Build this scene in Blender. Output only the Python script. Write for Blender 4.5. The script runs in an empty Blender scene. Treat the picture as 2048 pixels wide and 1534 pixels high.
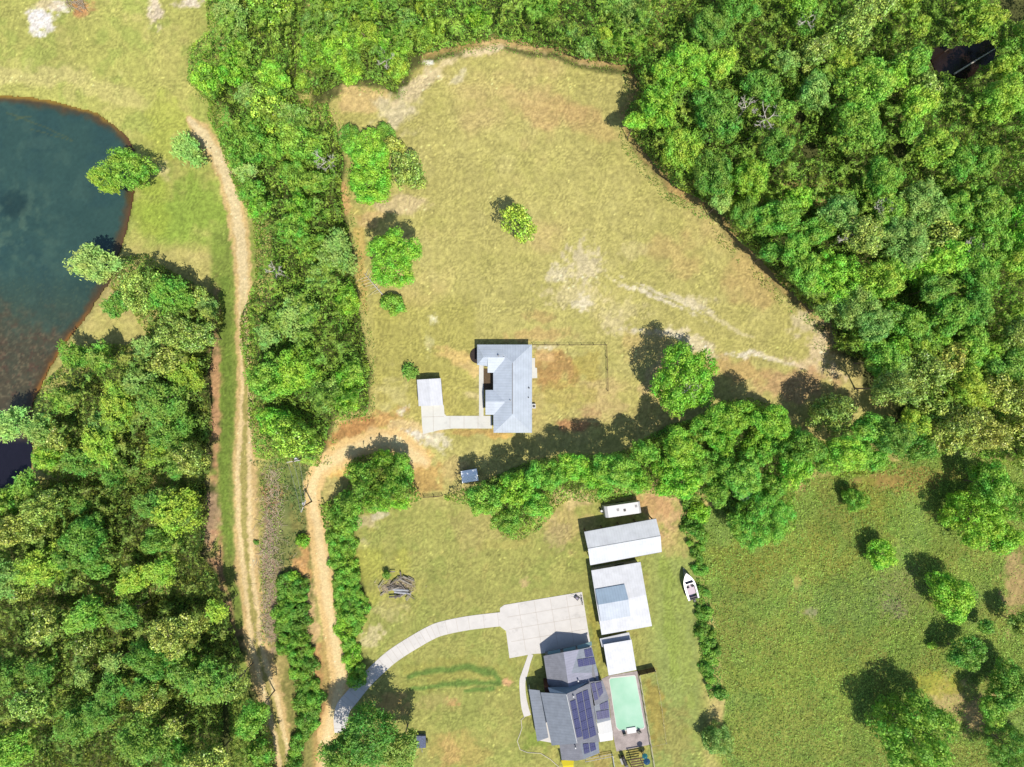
import bpy, math, random
import numpy as np
from mathutils import Vector, Matrix

# ------------------------------------------------------------------ camera, sky, sun, exposure
scene = bpy.context.scene
C = scene.collection
H = 120.0            # camera height above the ground, metres
K = 0.088            # metres per photograph pixel on the ground (photo is 2048 x 1534)
cam_d = bpy.data.cameras.new("camera")
cam = bpy.data.objects.new("camera", cam_d)
C.objects.link(cam)
cam.location = (0, 0, H)
cam.rotation_euler = (0, 0, 0)
cam_d.sensor_width = 36
cam_d.lens = 36 * H / (2048 * K)
cam_d.clip_start = 0.5
cam_d.clip_end = 6000
scene.camera = cam

SUN_EL = math.radians(64.6)
SUN_AZ = math.radians(152.4)          # clockwise from +Y (top of the photograph)
w = bpy.data.worlds.new("World")
scene.world = w
w.use_nodes = True
nt = w.node_tree
bg = nt.nodes["Background"]
sky = nt.nodes.new("ShaderNodeTexSky")
sky.sky_type = 'NISHITA'
sky.sun_disc = False
sky.sun_elevation = SUN_EL
sky.sun_rotation = SUN_AZ
sky.altitude = 30
nt.links.new(sky.outputs[0], bg.inputs[0])
bg.inputs[1].default_value = 0.13
sd = bpy.data.lights.new("sun", 'SUN')
sd.energy = 4.8
sd.angle = math.radians(0.53)
sd.color = (1.0, 0.93, 0.80)
so = bpy.data.objects.new("sun", sd)
C.objects.link(so)
to_sun = Vector((math.sin(SUN_AZ) * math.cos(SUN_EL), math.cos(SUN_AZ) * math.cos(SUN_EL), math.sin(SUN_EL)))
so.rotation_euler = to_sun.to_track_quat('Z', 'Y').to_euler()
so.location = (40, -80, 150)
scene.view_settings.view_transform = 'Standard'
scene.view_settings.look = 'None'
scene.view_settings.exposure = 0.40
scene.view_settings.gamma = 1.0
GAIN = 2.05          # picture value of a white flat surface under this light

# ------------------------------------------------------------------ helpers
rng = np.random.default_rng(7)
random.seed(11)

CG = (0.98, 1.0, 1.07)    # the light is warm, so neutral surfaces need a slightly cooler albedo
def lin(c, k=None):
    """measured picture colour (0-255) -> surface albedo"""
    k = GAIN if k is None else k
    out = []
    for v in c[:3]:
        v = v / 255.0
        l = v / 12.92 if v <= 0.04045 else ((v + 0.055) / 1.055) ** 2.4
        out.append(l / k)
    return tuple(min(.9, v * f) for v, f in zip(out, CG))

def W(px, py, z=0.0):
    f = K * (1 - z / H)
    return Vector(((px - 1024) * f, (767 - py) * f, z))

def new_mat(name, color, rough=0.8, spec=0.3, metallic=0.0):
    m = bpy.data.materials.new(name)
    m.use_nodes = True
    b = m.node_tree.nodes["Principled BSDF"]
    b.inputs["Base Color"].default_value = (*color, 1)
    b.inputs["Roughness"].default_value = rough
    b.inputs["Specular IOR Level"].default_value = spec
    b.inputs["Metallic"].default_value = metallic
    return m

def weather(m, scale=1.5, amt=0.25, detail=6, coord='Object', stretch=(1, 1, 1), rot=0.0, bump=0.0):
    """multiply the base colour of a material by procedural dirt"""
    t = m.node_tree
    b = t.nodes["Principled BSDF"]
    col = tuple(b.inputs["Base Color"].default_value)
    tc = t.nodes.new("ShaderNodeTexCoord")
    mp = t.nodes.new("ShaderNodeMapping")
    mp.inputs["Scale"].default_value = stretch
    mp.inputs["Rotation"].default_value = (0, 0, rot)
    n = t.nodes.new("ShaderNodeTexNoise")
    n.inputs["Scale"].default_value = scale
    n.inputs["Detail"].default_value = detail
    n.inputs["Roughness"].default_value = 0.65
    r = t.nodes.new("ShaderNodeMapRange")
    r.inputs["From Min"].default_value = 0.3
    r.inputs["From Max"].default_value = 0.7
    r.inputs["To Min"].default_value = 1 - amt
    r.inputs["To Max"].default_value = 1 + amt * 0.5
    mx = t.nodes.new("ShaderNodeVectorMath")
    mx.operation = 'SCALE'
    mx.inputs[0].default_value = col[:3]
    t.links.new(tc.outputs[coord], mp.inputs[0])
    t.links.new(mp.outputs[0], n.inputs["Vector"])
    t.links.new(n.outputs["Fac"], r.inputs["Value"])
    t.links.new(r.outputs[0], mx.inputs["Scale"])
    t.links.new(mx.outputs[0], b.inputs["Base Color"])
    if bump:
        bp = t.nodes.new("ShaderNodeBump")
        bp.inputs["Strength"].default_value = bump
        t.links.new(n.outputs["Fac"], bp.inputs["Height"])
        t.links.new(bp.outputs[0], b.inputs["Normal"])
    return m

def ribbed(m, spacing=0.4, rot=0.0, amt=0.12):
    """standing seams across a metal roof, as a narrow darker line every few decimetres"""
    t = m.node_tree
    b = t.nodes["Principled BSDF"]
    src = b.inputs["Base Color"].links[0].from_socket if b.inputs["Base Color"].links else None
    tc = t.nodes.new("ShaderNodeTexCoord")
    mp = t.nodes.new("ShaderNodeMapping")
    mp.inputs["Rotation"].default_value = (0, 0, rot)
    sp = t.nodes.new("ShaderNodeSeparateXYZ")
    a = t.nodes.new("ShaderNodeMath"); a.operation = 'DIVIDE'; a.inputs[1].default_value = spacing
    f = t.nodes.new("ShaderNodeMath"); f.operation = 'FRACT'
    g = t.nodes.new("ShaderNodeMath"); g.operation = 'LESS_THAN'; g.inputs[1].default_value = 0.22
    r = t.nodes.new("ShaderNodeMapRange")
    r.inputs["To Min"].default_value = 1.0
    r.inputs["To Max"].default_value = 1.0 - amt
    mx = t.nodes.new("ShaderNodeVectorMath"); mx.operation = 'SCALE'
    t.links.new(tc.outputs["Object"], mp.inputs[0])
    t.links.new(mp.outputs[0], sp.inputs[0])
    t.links.new(sp.outputs[0], a.inputs[0])
    t.links.new(a.outputs[0], f.inputs[0])
    t.links.new(f.outputs[0], g.inputs[0])
    t.links.new(g.outputs[0], r.inputs["Value"])
    if src: t.links.new(src, mx.inputs[0])
    else: mx.inputs[0].default_value = tuple(b.inputs["Base Color"].default_value)[:3]
    t.links.new(r.outputs[0], mx.inputs["Scale"])
    t.links.new(mx.outputs[0], b.inputs["Base Color"])
    return m

def tag(o, label=None, cat=None, group=None, kind=None):
    if label: o["label"] = label
    if cat: o["category"] = cat
    if group: o["group"] = group
    if kind: o["kind"] = kind
    return o

def thing(name, loc, label, cat, group=None, rz=0.0):
    o = bpy.data.objects.new(name, None)
    C.objects.link(o)
    o.location = loc
    o.rotation_euler = (0, 0, rz)
    o.empty_display_size = 0.3
    return tag(o, label, cat, group)

def mesh_obj(name, verts, faces, m, parent=None, world=True):
    """link one mesh object; verts are world points, shifted when the parent is unrotated"""
    me = bpy.data.meshes.new(name)
    off = parent.matrix_basis.to_translation() if (parent is not None and world) else Vector((0, 0, 0))
    p = parent
    while p is not None and world and p.parent is not None:
        p = p.parent
        off = off + Vector(p.location)
    me.from_pydata([tuple(Vector(v) - off) for v in verts], [], faces)
    me.validate(); me.update()
    if m: me.materials.append(m)
    o = bpy.data.objects.new(name, me)
    C.objects.link(o)
    if parent is not None: o.parent = parent
    return o

class MB:
    def __init__(s): s.v = []; s.f = []
    def poly(s, pts):
        i = len(s.v); s.v += [Vector(p) for p in pts]; s.f.append(list(range(i, i + len(pts))))
    def slab(s, pts, t):
        """closed plate: the given face and a copy t below it"""
        n = len(pts); i = len(s.v)
        P = [Vector(p) for p in pts]
        area = sum(P[k].x * P[(k + 1) % n].y - P[(k + 1) % n].x * P[k].y for k in range(n))
        if area < 0: P.reverse()
        s.v += P + [p - Vector((0, 0, t)) for p in P]
        s.f.append(list(range(i, i + n)))
        s.f.append([i + n + k for k in reversed(range(n))])
        for k in range(n):
            a, b = i + k, i + (k + 1) % n
            s.f.append([a, a + n, b + n, b])
    def walls(s, pts, z0, z1):
        P = [Vector((p[0], p[1], z1)) for p in pts]
        s.slab(P, z1 - z0)
    def box(s, c, d, rz=0.0):
        """c is the middle of the top face"""
        x, y = d[0] / 2, d[1] / 2
        R = Matrix.Rotation(rz, 3, 'Z')
        pts = [Vector(c) + R @ Vector((a * x, b * y, 0)) for a, b in ((-1, -1), (1, -1), (1, 1), (-1, 1))]
        s.slab(pts, d[2])
    def tube(s, pts, rads, n=6, cap=True):
        pts = [Vector(p) for p in pts]
        if not hasattr(rads, '__len__'): rads = [rads] * len(pts)
        base = len(s.v)
        for i, p in enumerate(pts):
            d = (pts[min(i + 1, len(pts) - 1)] - pts[max(i - 1, 0)])
            if d.length < 1e-6: d = Vector((0, 0, 1))
            d.normalize()
            u = d.cross(Vector((0, 0, 1)))
            if u.length < 0.1: u = d.cross(Vector((1, 0, 0)))
            u.normalize(); v = d.cross(u)
            for k in range(n):
                a = 2 * math.pi * k / n
                s.v.append(p + (u * math.cos(a) + v * math.sin(a)) * rads[i])
        for i in range(len(pts) - 1):
            for k in range(n):
                a = base + i * n + k; b = base + i * n + (k + 1) % n
                s.f.append([a, b, b + n, a + n])
        if cap:
            s.f.append([base + k for k in reversed(range(n))])
            s.f.append([base + (len(pts) - 1) * n + k for k in range(n)])
    def build(s, name, m, parent=None, world=True):
        return mesh_obj(name, s.v, s.f, m, parent, world)

def inset(pts, d):
    """shrink a simple polygon (world xy) by d metres"""
    P = [Vector((p[0], p[1])) for p in pts]
    n = len(P)
    if sum(P[k].x * P[(k + 1) % n].y - P[(k + 1) % n].x * P[k].y for k in range(n)) < 0: P.reverse()
    out = []
    for k in range(n):
        a, b, c = P[k - 1], P[k], P[(k + 1) % n]
        d1 = (b - a).normalized(); d2 = (c - b).normalized()
        n1 = Vector((-d1.y, d1.x)); n2 = Vector((-d2.y, d2.x))
        q = n1 + n2
        if q.length < 1e-4: q = n1
        q.normalize()
        out.append(b + q * (d / max(0.35, q.dot(n1))))
    return out

# numpy noise and masks -------------------------------------------------------
_tab = np.random.default_rng(3).random((16, 256, 256))
def vnoise(x, y, s, seed=0):
    x = x / s + 37.3 * seed; y = y / s + 11.7 * seed
    xi = np.floor(x).astype(int); yi = np.floor(y).astype(int)
    fx = x - xi; fy = y - yi
    fx = fx * fx * (3 - 2 * fx); fy = fy * fy * (3 - 2 * fy)
    T = _tab[seed % 16]
    a = T[xi & 255, yi & 255]; b = T[(xi + 1) & 255, yi & 255]
    c = T[xi & 255, (yi + 1) & 255]; d = T[(xi + 1) & 255, (yi + 1) & 255]
    return (a * (1 - fx) + b * fx) * (1 - fy) + (c * (1 - fx) + d * fx) * fy
def fbm(x, y, s, seed=0, oct=4, gain=0.55):
    v = 0; a = 1; t = 0
    for k in range(oct):
        v = v + a * vnoise(x, y, s, seed + k); t += a; a *= gain; s = s / 2.07
    return v / t

def sdist(x, y, poly):
    """signed distance (positive inside) from points to a polygon, numpy"""
    x = np.asarray(x, float); y = np.asarray(y, float)
    d = np.full(x.shape, 1e12); inside = np.zeros(x.shape, bool)
    n = len(poly)
    for i in range(n):
        x1, y1 = poly[i]; x2, y2 = poly[(i + 1) % n]
        ex, ey = x2 - x1, y2 - y1
        L = ex * ex + ey * ey + 1e-9
        t = np.clip(((x - x1) * ex + (y - y1) * ey) / L, 0, 1)
        d = np.minimum(d, (x - x1 - t * ex) ** 2 + (y - y1 - t * ey) ** 2)
        if y1 != y2:
            c = ((y1 > y) != (y2 > y)) & (x < (x2 - x1) * (y - y1) / (y2 - y1) + x1)
            inside ^= c
    d = np.sqrt(d)
    return np.where(inside, d, -d)

def ldist(x, y, line):
    """distance to a polyline and the interpolated half width (third value of each point)"""
    d = np.full(np.shape(x), 1e12); wv = np.ones(np.shape(x))
    for i in range(len(line) - 1):
        x1, y1, w1 = line[i]; x2, y2, w2 = line[i + 1]
        ex, ey = x2 - x1, y2 - y1
        t = np.clip(((x - x1) * ex + (y - y1) * ey) / (ex * ex + ey * ey + 1e-9), 0, 1)
        dd = np.hypot(x - x1 - t * ex, y - y1 - t * ey)
        m = dd < d
        d = np.where(m, dd, d); wv = np.where(m, w1 + (w2 - w1) * t, wv)
    return d, wv

def smooth(a, b, x):
    t = np.clip((x - a) / (b - a), 0, 1)
    return t * t * (3 - 2 * t)

# ------------------------------------------------------------------ the plan (photograph pixels at ground level unless noted)
POND = [(-200, 190), (0, 186), (60, 190), (130, 205), (200, 225), (250, 265), (270, 300), (273, 340), (268, 400), (255, 460), (240, 510), (220, 570), (180, 625), (130, 690), (100, 740), (70, 800), (58, 850), (66, 890), (62, 950), (20, 985), (-40, 990), (-200, 960)]
NEPOND = [(1846, 92), (1880, 74), (1935, 84), (1990, 70), (2024, 96), (1996, 150), (1950, 164), (1924, 186), (1880, 170), (1868, 140)]
# canopy outlines (as seen at crown height)
Z_HEDGE = [(405, -60), (412, 60), (375, 95), (372, 165), (415, 205), (412, 235), (430, 268), (450, 330), (478, 400), (503, 440), (508, 560), (478, 635), (478, 700), (496, 760), (492, 830), (505, 915), (560, 925), (640, 935), (655, 880), (662, 846), (738, 832), (742, 740), (722, 640), (712, 560), (698, 460), (684, 392), (690, 300), (668, 235), (655, 205), (600, 195), (590, 150), (600, 60), (600, -60)]
Z_NORTH = [(596, -60), (592, 110), (590, 188), (640, 192), (690, 163), (740, 162), (790, 187), (818, 150), (826, 116), (900, 95), (1000, 80), (1060, 95), (1110, 98), (1160, 118), (1240, 130), (1300, 130), (1330, -60)]
Z_EAST_T = [(1320, -60), (1262, 125), (1275, 180), (1248, 225), (1262, 275), (1310, 332), (1345, 372), (1400, 400), (2150, 400), (2150, -60)]
Z_EAST_M = [(1345, 372), (1400, 400), (1440, 425), (1460, 465), (1530, 530), (1562, 570), (1622, 622), (1662, 642), (1665, 700), (1700, 690), (2150, 690), (2150, 372)]
Z_EAST_B = [(1690, 660), (1672, 700), (1742, 735), (1752, 780), (1830, 800), (1790, 850), (1740, 870), (1760, 900), (1800, 925), (1870, 920), (1900, 905), (1970, 920), (2150, 960), (2150, 660)]
Z_BELT = [(886, 990), (945, 968), (1000, 945), (1060, 918), (1130, 905), (1200, 908), (1250, 900), (1290, 872), (1345, 845), (1400, 832), (1440, 800), (1500, 792), (1560, 812), (1582, 850), (1640, 880), (1740, 880), (1765, 905), (1800, 935), (1760, 945), (1700, 958), (1650, 950), (1590, 978), (1595, 1060), (1550, 1088), (1480, 1068), (1435, 1008), (1380, 1002), (1290, 988), (1200, 1008), (1130, 1003), (1080, 1060), (1040, 1085), (1000, 1072), (985, 1035), (940, 1015), (886, 1002)]
Z_SW_T = [(-100, 835), (60, 822), (80, 765), (115, 735), (150, 700), (190, 682), (250, 688), (292, 672), (256, 612), (216, 572), (226, 515), (290, 505), (345, 540), (400, 570), (448, 600), (448, 650), (425, 660), (425, 720), (412, 760), (422, 800), (428, 860), (412, 900), (425, 930), (412, 965), (250, 965), (110, 960), (70, 940), (65, 895), (-100, 880)]
Z_SW_M = [(-100, 1000), (10, 985), (60, 960), (110, 955), (412, 960), (420, 1030), (402, 1110), (437, 1150), (444, 1200), (-100, 1200)]
Z_SW_B = [(-100, 1195), (444, 1195), (468, 1255), (488, 1315), (470, 1355), (448, 1400), (448, 1600), (-100, 1600)]
Z_SW_C = [(456, 1395), (500, 1390), (530, 1420), (548, 1480), (560, 1600), (456, 1600)]
Z_THICKET = [(705, 915), (760, 898), (815, 908), (825, 960), (848, 1000), (800, 1018), (770, 1025), (715, 1030), (705, 1070), (650, 1065), (635, 1010), (690, 985)]
Z_DRIVEHEDGE = [(655, 1055), (705, 1055), (712, 1120), (728, 1180), (738, 1215), (722, 1260), (706, 1290), (724, 1330), (742, 1345), (700, 1385), (692, 1340), (676, 1260), (668, 1190), (662, 1120)]
Z_STRIP = [(560, 1150), (612, 1150), (616, 1200), (622, 1260), (628, 1330), (640, 1390), (640, 1450), (605, 1500), (592, 1580), (560, 1580), (596, 1440), (590, 1400), (578, 1330), (552, 1290), (542, 1235)]
Z_FENCELINE = [(1368, 1000), (1410, 1000), (1415, 1070), (1410, 1140), (1425, 1230), (1440, 1300), (1446, 1390), (1420, 1405), (1400, 1340), (1392, 1250), (1385, 1190), (1392, 1130), (1372, 1080), (1358, 1040)]
FIELD = [(700, 170), (860, 120), (1000, 92), (1240, 130), (1250, 230), (1345, 375), (1450, 450), (1540, 545), (1650, 640), (1700, 760), (1500, 830), (1200, 870), (900, 880), (740, 840), (735, 640), (700, 420)]
MEADOW = [(1400, 1020), (1480, 1000), (1600, 965), (1760, 930), (1880, 905), (2150, 940), (2150, 1600), (1440, 1600), (1450, 1400), (1430, 1250), (1400, 1130)]
WOODS = [Z_HEDGE, Z_NORTH, Z_EAST_T, Z_EAST_M, Z_EAST_B, Z_BELT, Z_SW_T, Z_SW_M, Z_SW_B]
TRACK = [(378, 238, 7), (400, 262, 17), (430, 300, 17), (452, 350, 15), (470, 420, 17), (482, 480, 19), (487, 560, 15), (484, 640, 13), (488, 700, 14), (492, 780, 17), (490, 860, 22), (486, 950, 26), (488, 1050, 24), (496, 1150, 22), (506, 1230, 22), (512, 1290, 22), (528, 1350, 24), (548, 1420, 24), (562, 1490, 22), (576, 1560, 20)]
DRIVE = [(655, 1580, 18), (652, 1534, 18), (655, 1470, 17), (668, 1420, 17), (684, 1360, 19), (676, 1320, 19), (668, 1270, 18), (660, 1225, 18), (652, 1180, 18), (645, 1120, 19), (638, 1065, 18), (628, 1020, 15), (624, 975, 16), (636, 945, 18), (662, 920, 20), (700, 900, 22), (745, 882, 22), (790, 885, 25), (832, 916, 24), (850, 925, 12)]
CDRIVE = [(679, 1466, 10), (681, 1440, 14), (687, 1415, 15), (703, 1395, 15), (733, 1360, 14), (773, 1322, 14), (800, 1302, 14), (829, 1284, 14), (857, 1268, 14), (884, 1257, 14), (938, 1246, 14), (1006, 1238, 14)]

# patches: px, py, rx, ry, angle(deg), colour, strength, noise scale (px)
SAND = (235, 222, 190); PALE = (222, 210, 165); RED = (205, 150, 105); ORG = (238, 196, 120)
PATCH = [
 (82, 42, 26, 30, 10, (245, 236, 220), 1.0, 12), (120, 14, 22, 12, 0, (240, 230, 205), .9, 10), (95, 10, 30, 14, 0, (225, 205, 160), .7, 14),
 (165, 12, 26, 20, 20, (205, 150, 100), .8, 12), (310, 20, 14, 34, 0, (228, 210, 175), .9, 14), (380, 5, 26, 12, 0, (232, 215, 185), .9, 12),
 (60, 155, 160, 22, 0, (208, 196, 125), .7, 30), (230, 185, 90, 22, 20, (206, 194, 122), .6, 30), (340, 150, 50, 90, 0, (200, 192, 110), .5, 30),
 (325, 345, 16, 20, 0, (225, 212, 140), .8, 10), (385, 420, 85, 75, 0, (148, 172, 72), .8, 40), (310, 420, 40, 60, 0, (160, 176, 72), .7, 40), (330, 250, 40, 60, 0, (178, 184, 84), .6, 30),
 (705, 200, 55, 26, 0, (222, 194, 132), .9, 24), (790, 215, 42, 40, 30, (228, 212, 170), .8, 22), (845, 165, 70, 16, -38, (225, 205, 160), .85, 16), (950, 102, 70, 11, -14, (228, 205, 165), .8, 16),
 (1040, 92, 60, 9, 10, (222, 198, 150), .7, 16), (858, 124, 14, 6, 10, (248, 240, 225), .9, 8), (920, 155, 24, 10, -40, (226, 212, 178), .6, 12), (1190, 125, 50, 8, 8, (222, 198, 150), .6, 14),
 (1100, 215, 95, 40, 10, (202, 168, 112), .6, 40), (1180, 250, 60, 30, 20, (204, 172, 112), .5, 34), (1060, 190, 60, 24, 0, (205, 180, 118), .5, 30), (1350, 500, 60, 40, 30, (202, 172, 112), .5, 40), (1500, 560, 70, 50, 40, (202, 172, 112), .6, 40),
 (800, 410, 46, 18, 0, (218, 194, 150), .7, 20), (735, 440, 30, 18, 0, (218, 180, 128), .6, 18), (690, 390, 10, 50, -4, (222, 178, 118), .8, 14), (722, 520, 10, 90, -4, (208, 180, 105), .8, 16),
 (1165, 525, 36, 42, 0, (226, 210, 168), .75, 9), (1112, 545, 18, 22, 30, (226, 212, 172), .75, 8), (1150, 590, 60, 26, 0, (220, 204, 155), .6, 9), (1165, 605, 22, 16, 0, (236, 222, 185), .8, 8), (1265, 500, 30, 20, 0, (215, 200, 140), .45, 9),
 (1300, 590, 90, 5, 25, (236, 222, 188), .8, 8), (1330, 592, 80, 3, 25, (240, 226, 196), .7, 8), (1380, 607, 50, 8, 25, (232, 218, 184), .7, 9), (1390, 600, 36, 10, 0, (230, 214, 172), .5, 8), (1245, 620, 50, 24, 0, (215, 200, 145), .5, 9), (1440, 640, 80, 4, 30, (228, 212, 170), .55, 9),
 (1230, 650, 30, 24, 0, (222, 205, 155), .6, 9), (1330, 668, 60, 8, 5, (236, 222, 190), .8, 9), (1400, 690, 50, 16, 30, (238, 220, 180), .75, 11), (1490, 708, 30, 7, 5, (244, 230, 200), .85, 8), (1550, 718, 44, 6, 15, (240, 225, 190), .8, 9), (1630, 735, 60, 16, 15, (232, 205, 165), .7, 12),
 (1600, 640, 22, 30, 40, (228, 210, 170), .7, 14), (1645, 690, 26, 46, 20, (228, 204, 165), .75, 14), (1600, 770, 80, 30, 0, (205, 165, 120), .7, 26), (1470, 740, 60, 24, 10, (206, 168, 112), .6, 22),
 (1310, 755, 22, 40, 30, (210, 180, 130), .6, 16), (1290, 690, 50, 30, 0, (208, 178, 115), .5, 22),
 (1080, 672, 60, 14, 0, (205, 172, 112), .6, 16), (1110, 740, 55, 30, 0, (182, 142, 88), .75, 20), (1085, 712, 22, 12, 0, (214, 176, 120), .7, 12), (1200, 800, 50, 40, 0, (200, 175, 120), .6, 20), (1130, 790, 60, 30, 0, (186, 172, 92), .5, 20), (1180, 730, 26, 30, 0, (178, 160, 80), .5, 18), (1085, 698, 26, 5, 0, (226, 212, 176), .7, 8),
 (910, 715, 44, 14, 22, (228, 196, 122), .85, 18), (945, 735, 22, 14, 30, (226, 196, 130), .8, 14), (860, 690, 10, 20, 0, (215, 208, 150), .5, 12), (868, 640, 9, 9, 0, (220, 212, 165), .8, 6), (1080, 640, 30, 14, 0, (204, 170, 110), .5, 14),
 (945, 790, 14, 10, 0, (225, 205, 150), .6, 10), (790, 790, 30, 40, 0, (206, 194, 130), .6, 22), (808, 818, 10, 12, 20, (236, 228, 205), .8, 8),
 (745, 850, 70, 20, -15, (205, 158, 100), .75, 16), (700, 862, 50, 16, -30, (186, 138, 86), .75, 9), (800, 860, 60, 24, 0, (226, 196, 140), .8, 20), (825, 872, 24, 14, 20, (238, 226, 205), .8, 10), (870, 882, 28, 18, 20, (232, 220, 190), .75, 10), (690, 925, 36, 30, 0, (246, 200, 120), .9, 14), (838, 922, 28, 22, 0, (248, 205, 128), .95, 20), (850, 950, 40, 26, 0, (205, 165, 100), .7, 14),
 (905, 940, 30, 24, 0, (200, 175, 115), .6, 14), (840, 970, 40, 20, 0, (190, 158, 95), .7, 16), (1000, 870, 30, 6, 0, (232, 190, 110), .8, 9), (960, 862, 60, 8, 0, (196, 160, 95), .7, 12), (1150, 850, 40, 14, 0, (190, 135, 95), .7, 14), (1180, 832, 26, 16, 0, (200, 165, 115), .6, 12),
 (628, 1035, 10, 8, 0, (240, 180, 110), .9, 10), (610, 1100, 12, 40, 10, (214, 165, 105), .8, 12), (600, 1140, 30, 24, 40, (220, 170, 110), .8, 12), (620, 1230, 16, 90, -5, (226, 190, 135), .8, 14), (632, 1350, 14, 70, -3, (216, 172, 112), .8, 12), (648, 1460, 14, 60, 0, (170, 130, 90), .7, 10), (652, 1512, 20, 26, 0, (245, 200, 105), .9, 20),
 (432, 800, 12, 150, 0, (208, 160, 118), .8, 16), (430, 620, 10, 80, 0, (202, 165, 120), .7, 14), (420, 1040, 18, 60, 0, (196, 160, 130), .7, 12), (450, 1130, 24, 70, -10, (200, 150, 115), .7, 14), (476, 1240, 20, 60, -10, (190, 150, 110), .6, 14),
 (540, 1080, 26, 130, 0, (168, 142, 120), .8, 10), (545, 1230, 20, 80, 0, (176, 150, 122), .8, 10), (545, 980, 20, 50, 0, (188, 150, 100), .7, 12), (548, 1380, 18, 90, 8, (196, 176, 110), .7, 14), (520, 1160, 8, 200, 0, (190, 180, 100), .5, 14),
 (600, 970, 40, 70, 0, (112, 128, 70), .75, 14), (570, 1080, 24, 90, 0, (130, 140, 80), .6, 14), (560, 940, 40, 24, 0, (128, 140, 74), .7, 12),
 (730, 1040, 30, 12, 0, (210, 190, 150), .6, 12), (760, 1030, 24, 7, 0, (226, 212, 185), .6, 10), (725, 1090, 16, 12, 0, (222, 208, 160), .6, 8), (740, 1130, 60, 60, 0, (186, 184, 86), .6, 30), (960, 1050, 50, 50, 0, (190, 176, 108), .6, 24), (1000, 1090, 70, 12, 0, (182, 170, 96), .5, 20), (1130, 1050, 60, 40, 20, (196, 174, 112), .7, 18), (1150, 1000, 40, 20, 0, (208, 184, 128), .75, 16), (1110, 1070, 26, 26, 0, (186, 166, 116), .6, 9),
 (1330, 1030, 44, 56, 0, (206, 172, 122), .85, 14), (1310, 1010, 50, 20, 0, (202, 160, 112), .7, 12), (1345, 1090, 30, 30, 0, (196, 176, 110), .6, 14), (1048, 1163, 9, 9, 0, (196, 172, 118), .8, 5), (780, 1215, 36, 24, 0, (208, 196, 130), .6, 10), (745, 1270, 26, 20, 0, (214, 198, 150), .7, 9), (800, 1180, 60, 40, 0, (186, 178, 96), .4, 10),
 (915, 1350, 110, 34, 0, (168, 158, 80), .4, 20), (1015, 1362, 14, 9, 0, (226, 176, 128), .8, 6), (905, 1405, 16, 8, 0, (205, 160, 105), .7, 6), (790, 1405, 26, 26, 0, (204, 168, 105), .7, 12), (870, 1400, 40, 14, 0, (190, 172, 110), .4, 8), (920, 1500, 60, 40, 0, (188, 168, 96), .6, 16), (900, 1500, 20, 30, 0, (212, 172, 110), .5, 12), (1080, 1475, 36, 24, 0, (140, 158, 70), .7, 14), (1200, 1522, 26, 20, 0, (178, 158, 92), .7, 14), (1270, 1500, 24, 10, 0, (190, 168, 90), .6, 10),
 (1310, 1420, 20, 70, -10, (172, 154, 80), .8, 14), (1130, 1450, 20, 20, 0, (160, 160, 80), .5, 14), (1340, 1240, 14, 160, -6, (150, 166, 76), .6, 24), (1370, 1300, 14, 160, -6, (160, 172, 84), .5, 24), (1350, 1470, 40, 60, 0, (168, 158, 90), .6, 16), (1190, 1250, 8, 60, -8, (168, 158, 72), .6, 10),
 (1620, 1222, 20, 9, 0, (190, 172, 140), .8, 8), (1595, 1165, 9, 14, -10, (205, 185, 115), .8, 8), (1800, 1180, 60, 60, 0, (140, 142, 88), .6, 12), (1700, 1210, 90, 50, 0, (112, 138, 72), .5, 16), (1790, 1215, 30, 20, 40, (150, 140, 110), .6, 8), (1600, 1350, 120, 90, 0, (150, 160, 72), .6, 26), (1480, 1120, 60, 60, 0, (140, 140, 62), .6, 20), (1760, 960, 60, 14, -10, (176, 150, 88), .7, 12), (1900, 950, 40, 14, 0, (176, 158, 84), .6, 12), (2030, 1160, 26, 80, 0, (190, 160, 110), .75, 16), (1900, 1390, 44, 40, 0, (205, 180, 120), .75, 14), (1960, 1420, 40, 50, 0, (200, 168, 118), .75, 14), (1870, 1370, 50, 30, 0, (172, 168, 70), .7, 14), (1560, 1480, 140, 70, 0, (158, 164, 80), .7, 26), (1570, 965, 40, 10, 15, (200, 155, 110), .7, 9),
 (1600, 1110, 100, 60, 0, (150, 150, 66), .5, 20), (1740, 1010, 50, 60, 0, (146, 146, 62), .6, 16), (1810, 960, 70, 30, 0, (168, 140, 78), .6, 16),
]
GREENARC = [[(820, 1352, 4), (880, 1340, 5), (940, 1335, 6), (985, 1345, 6), (1002, 1358, 4)], [(826, 1378, 3), (880, 1370, 5), (940, 1366, 6), (1000, 1366, 5)], [(930, 1382, 3), (990, 1378, 4)]]

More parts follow.
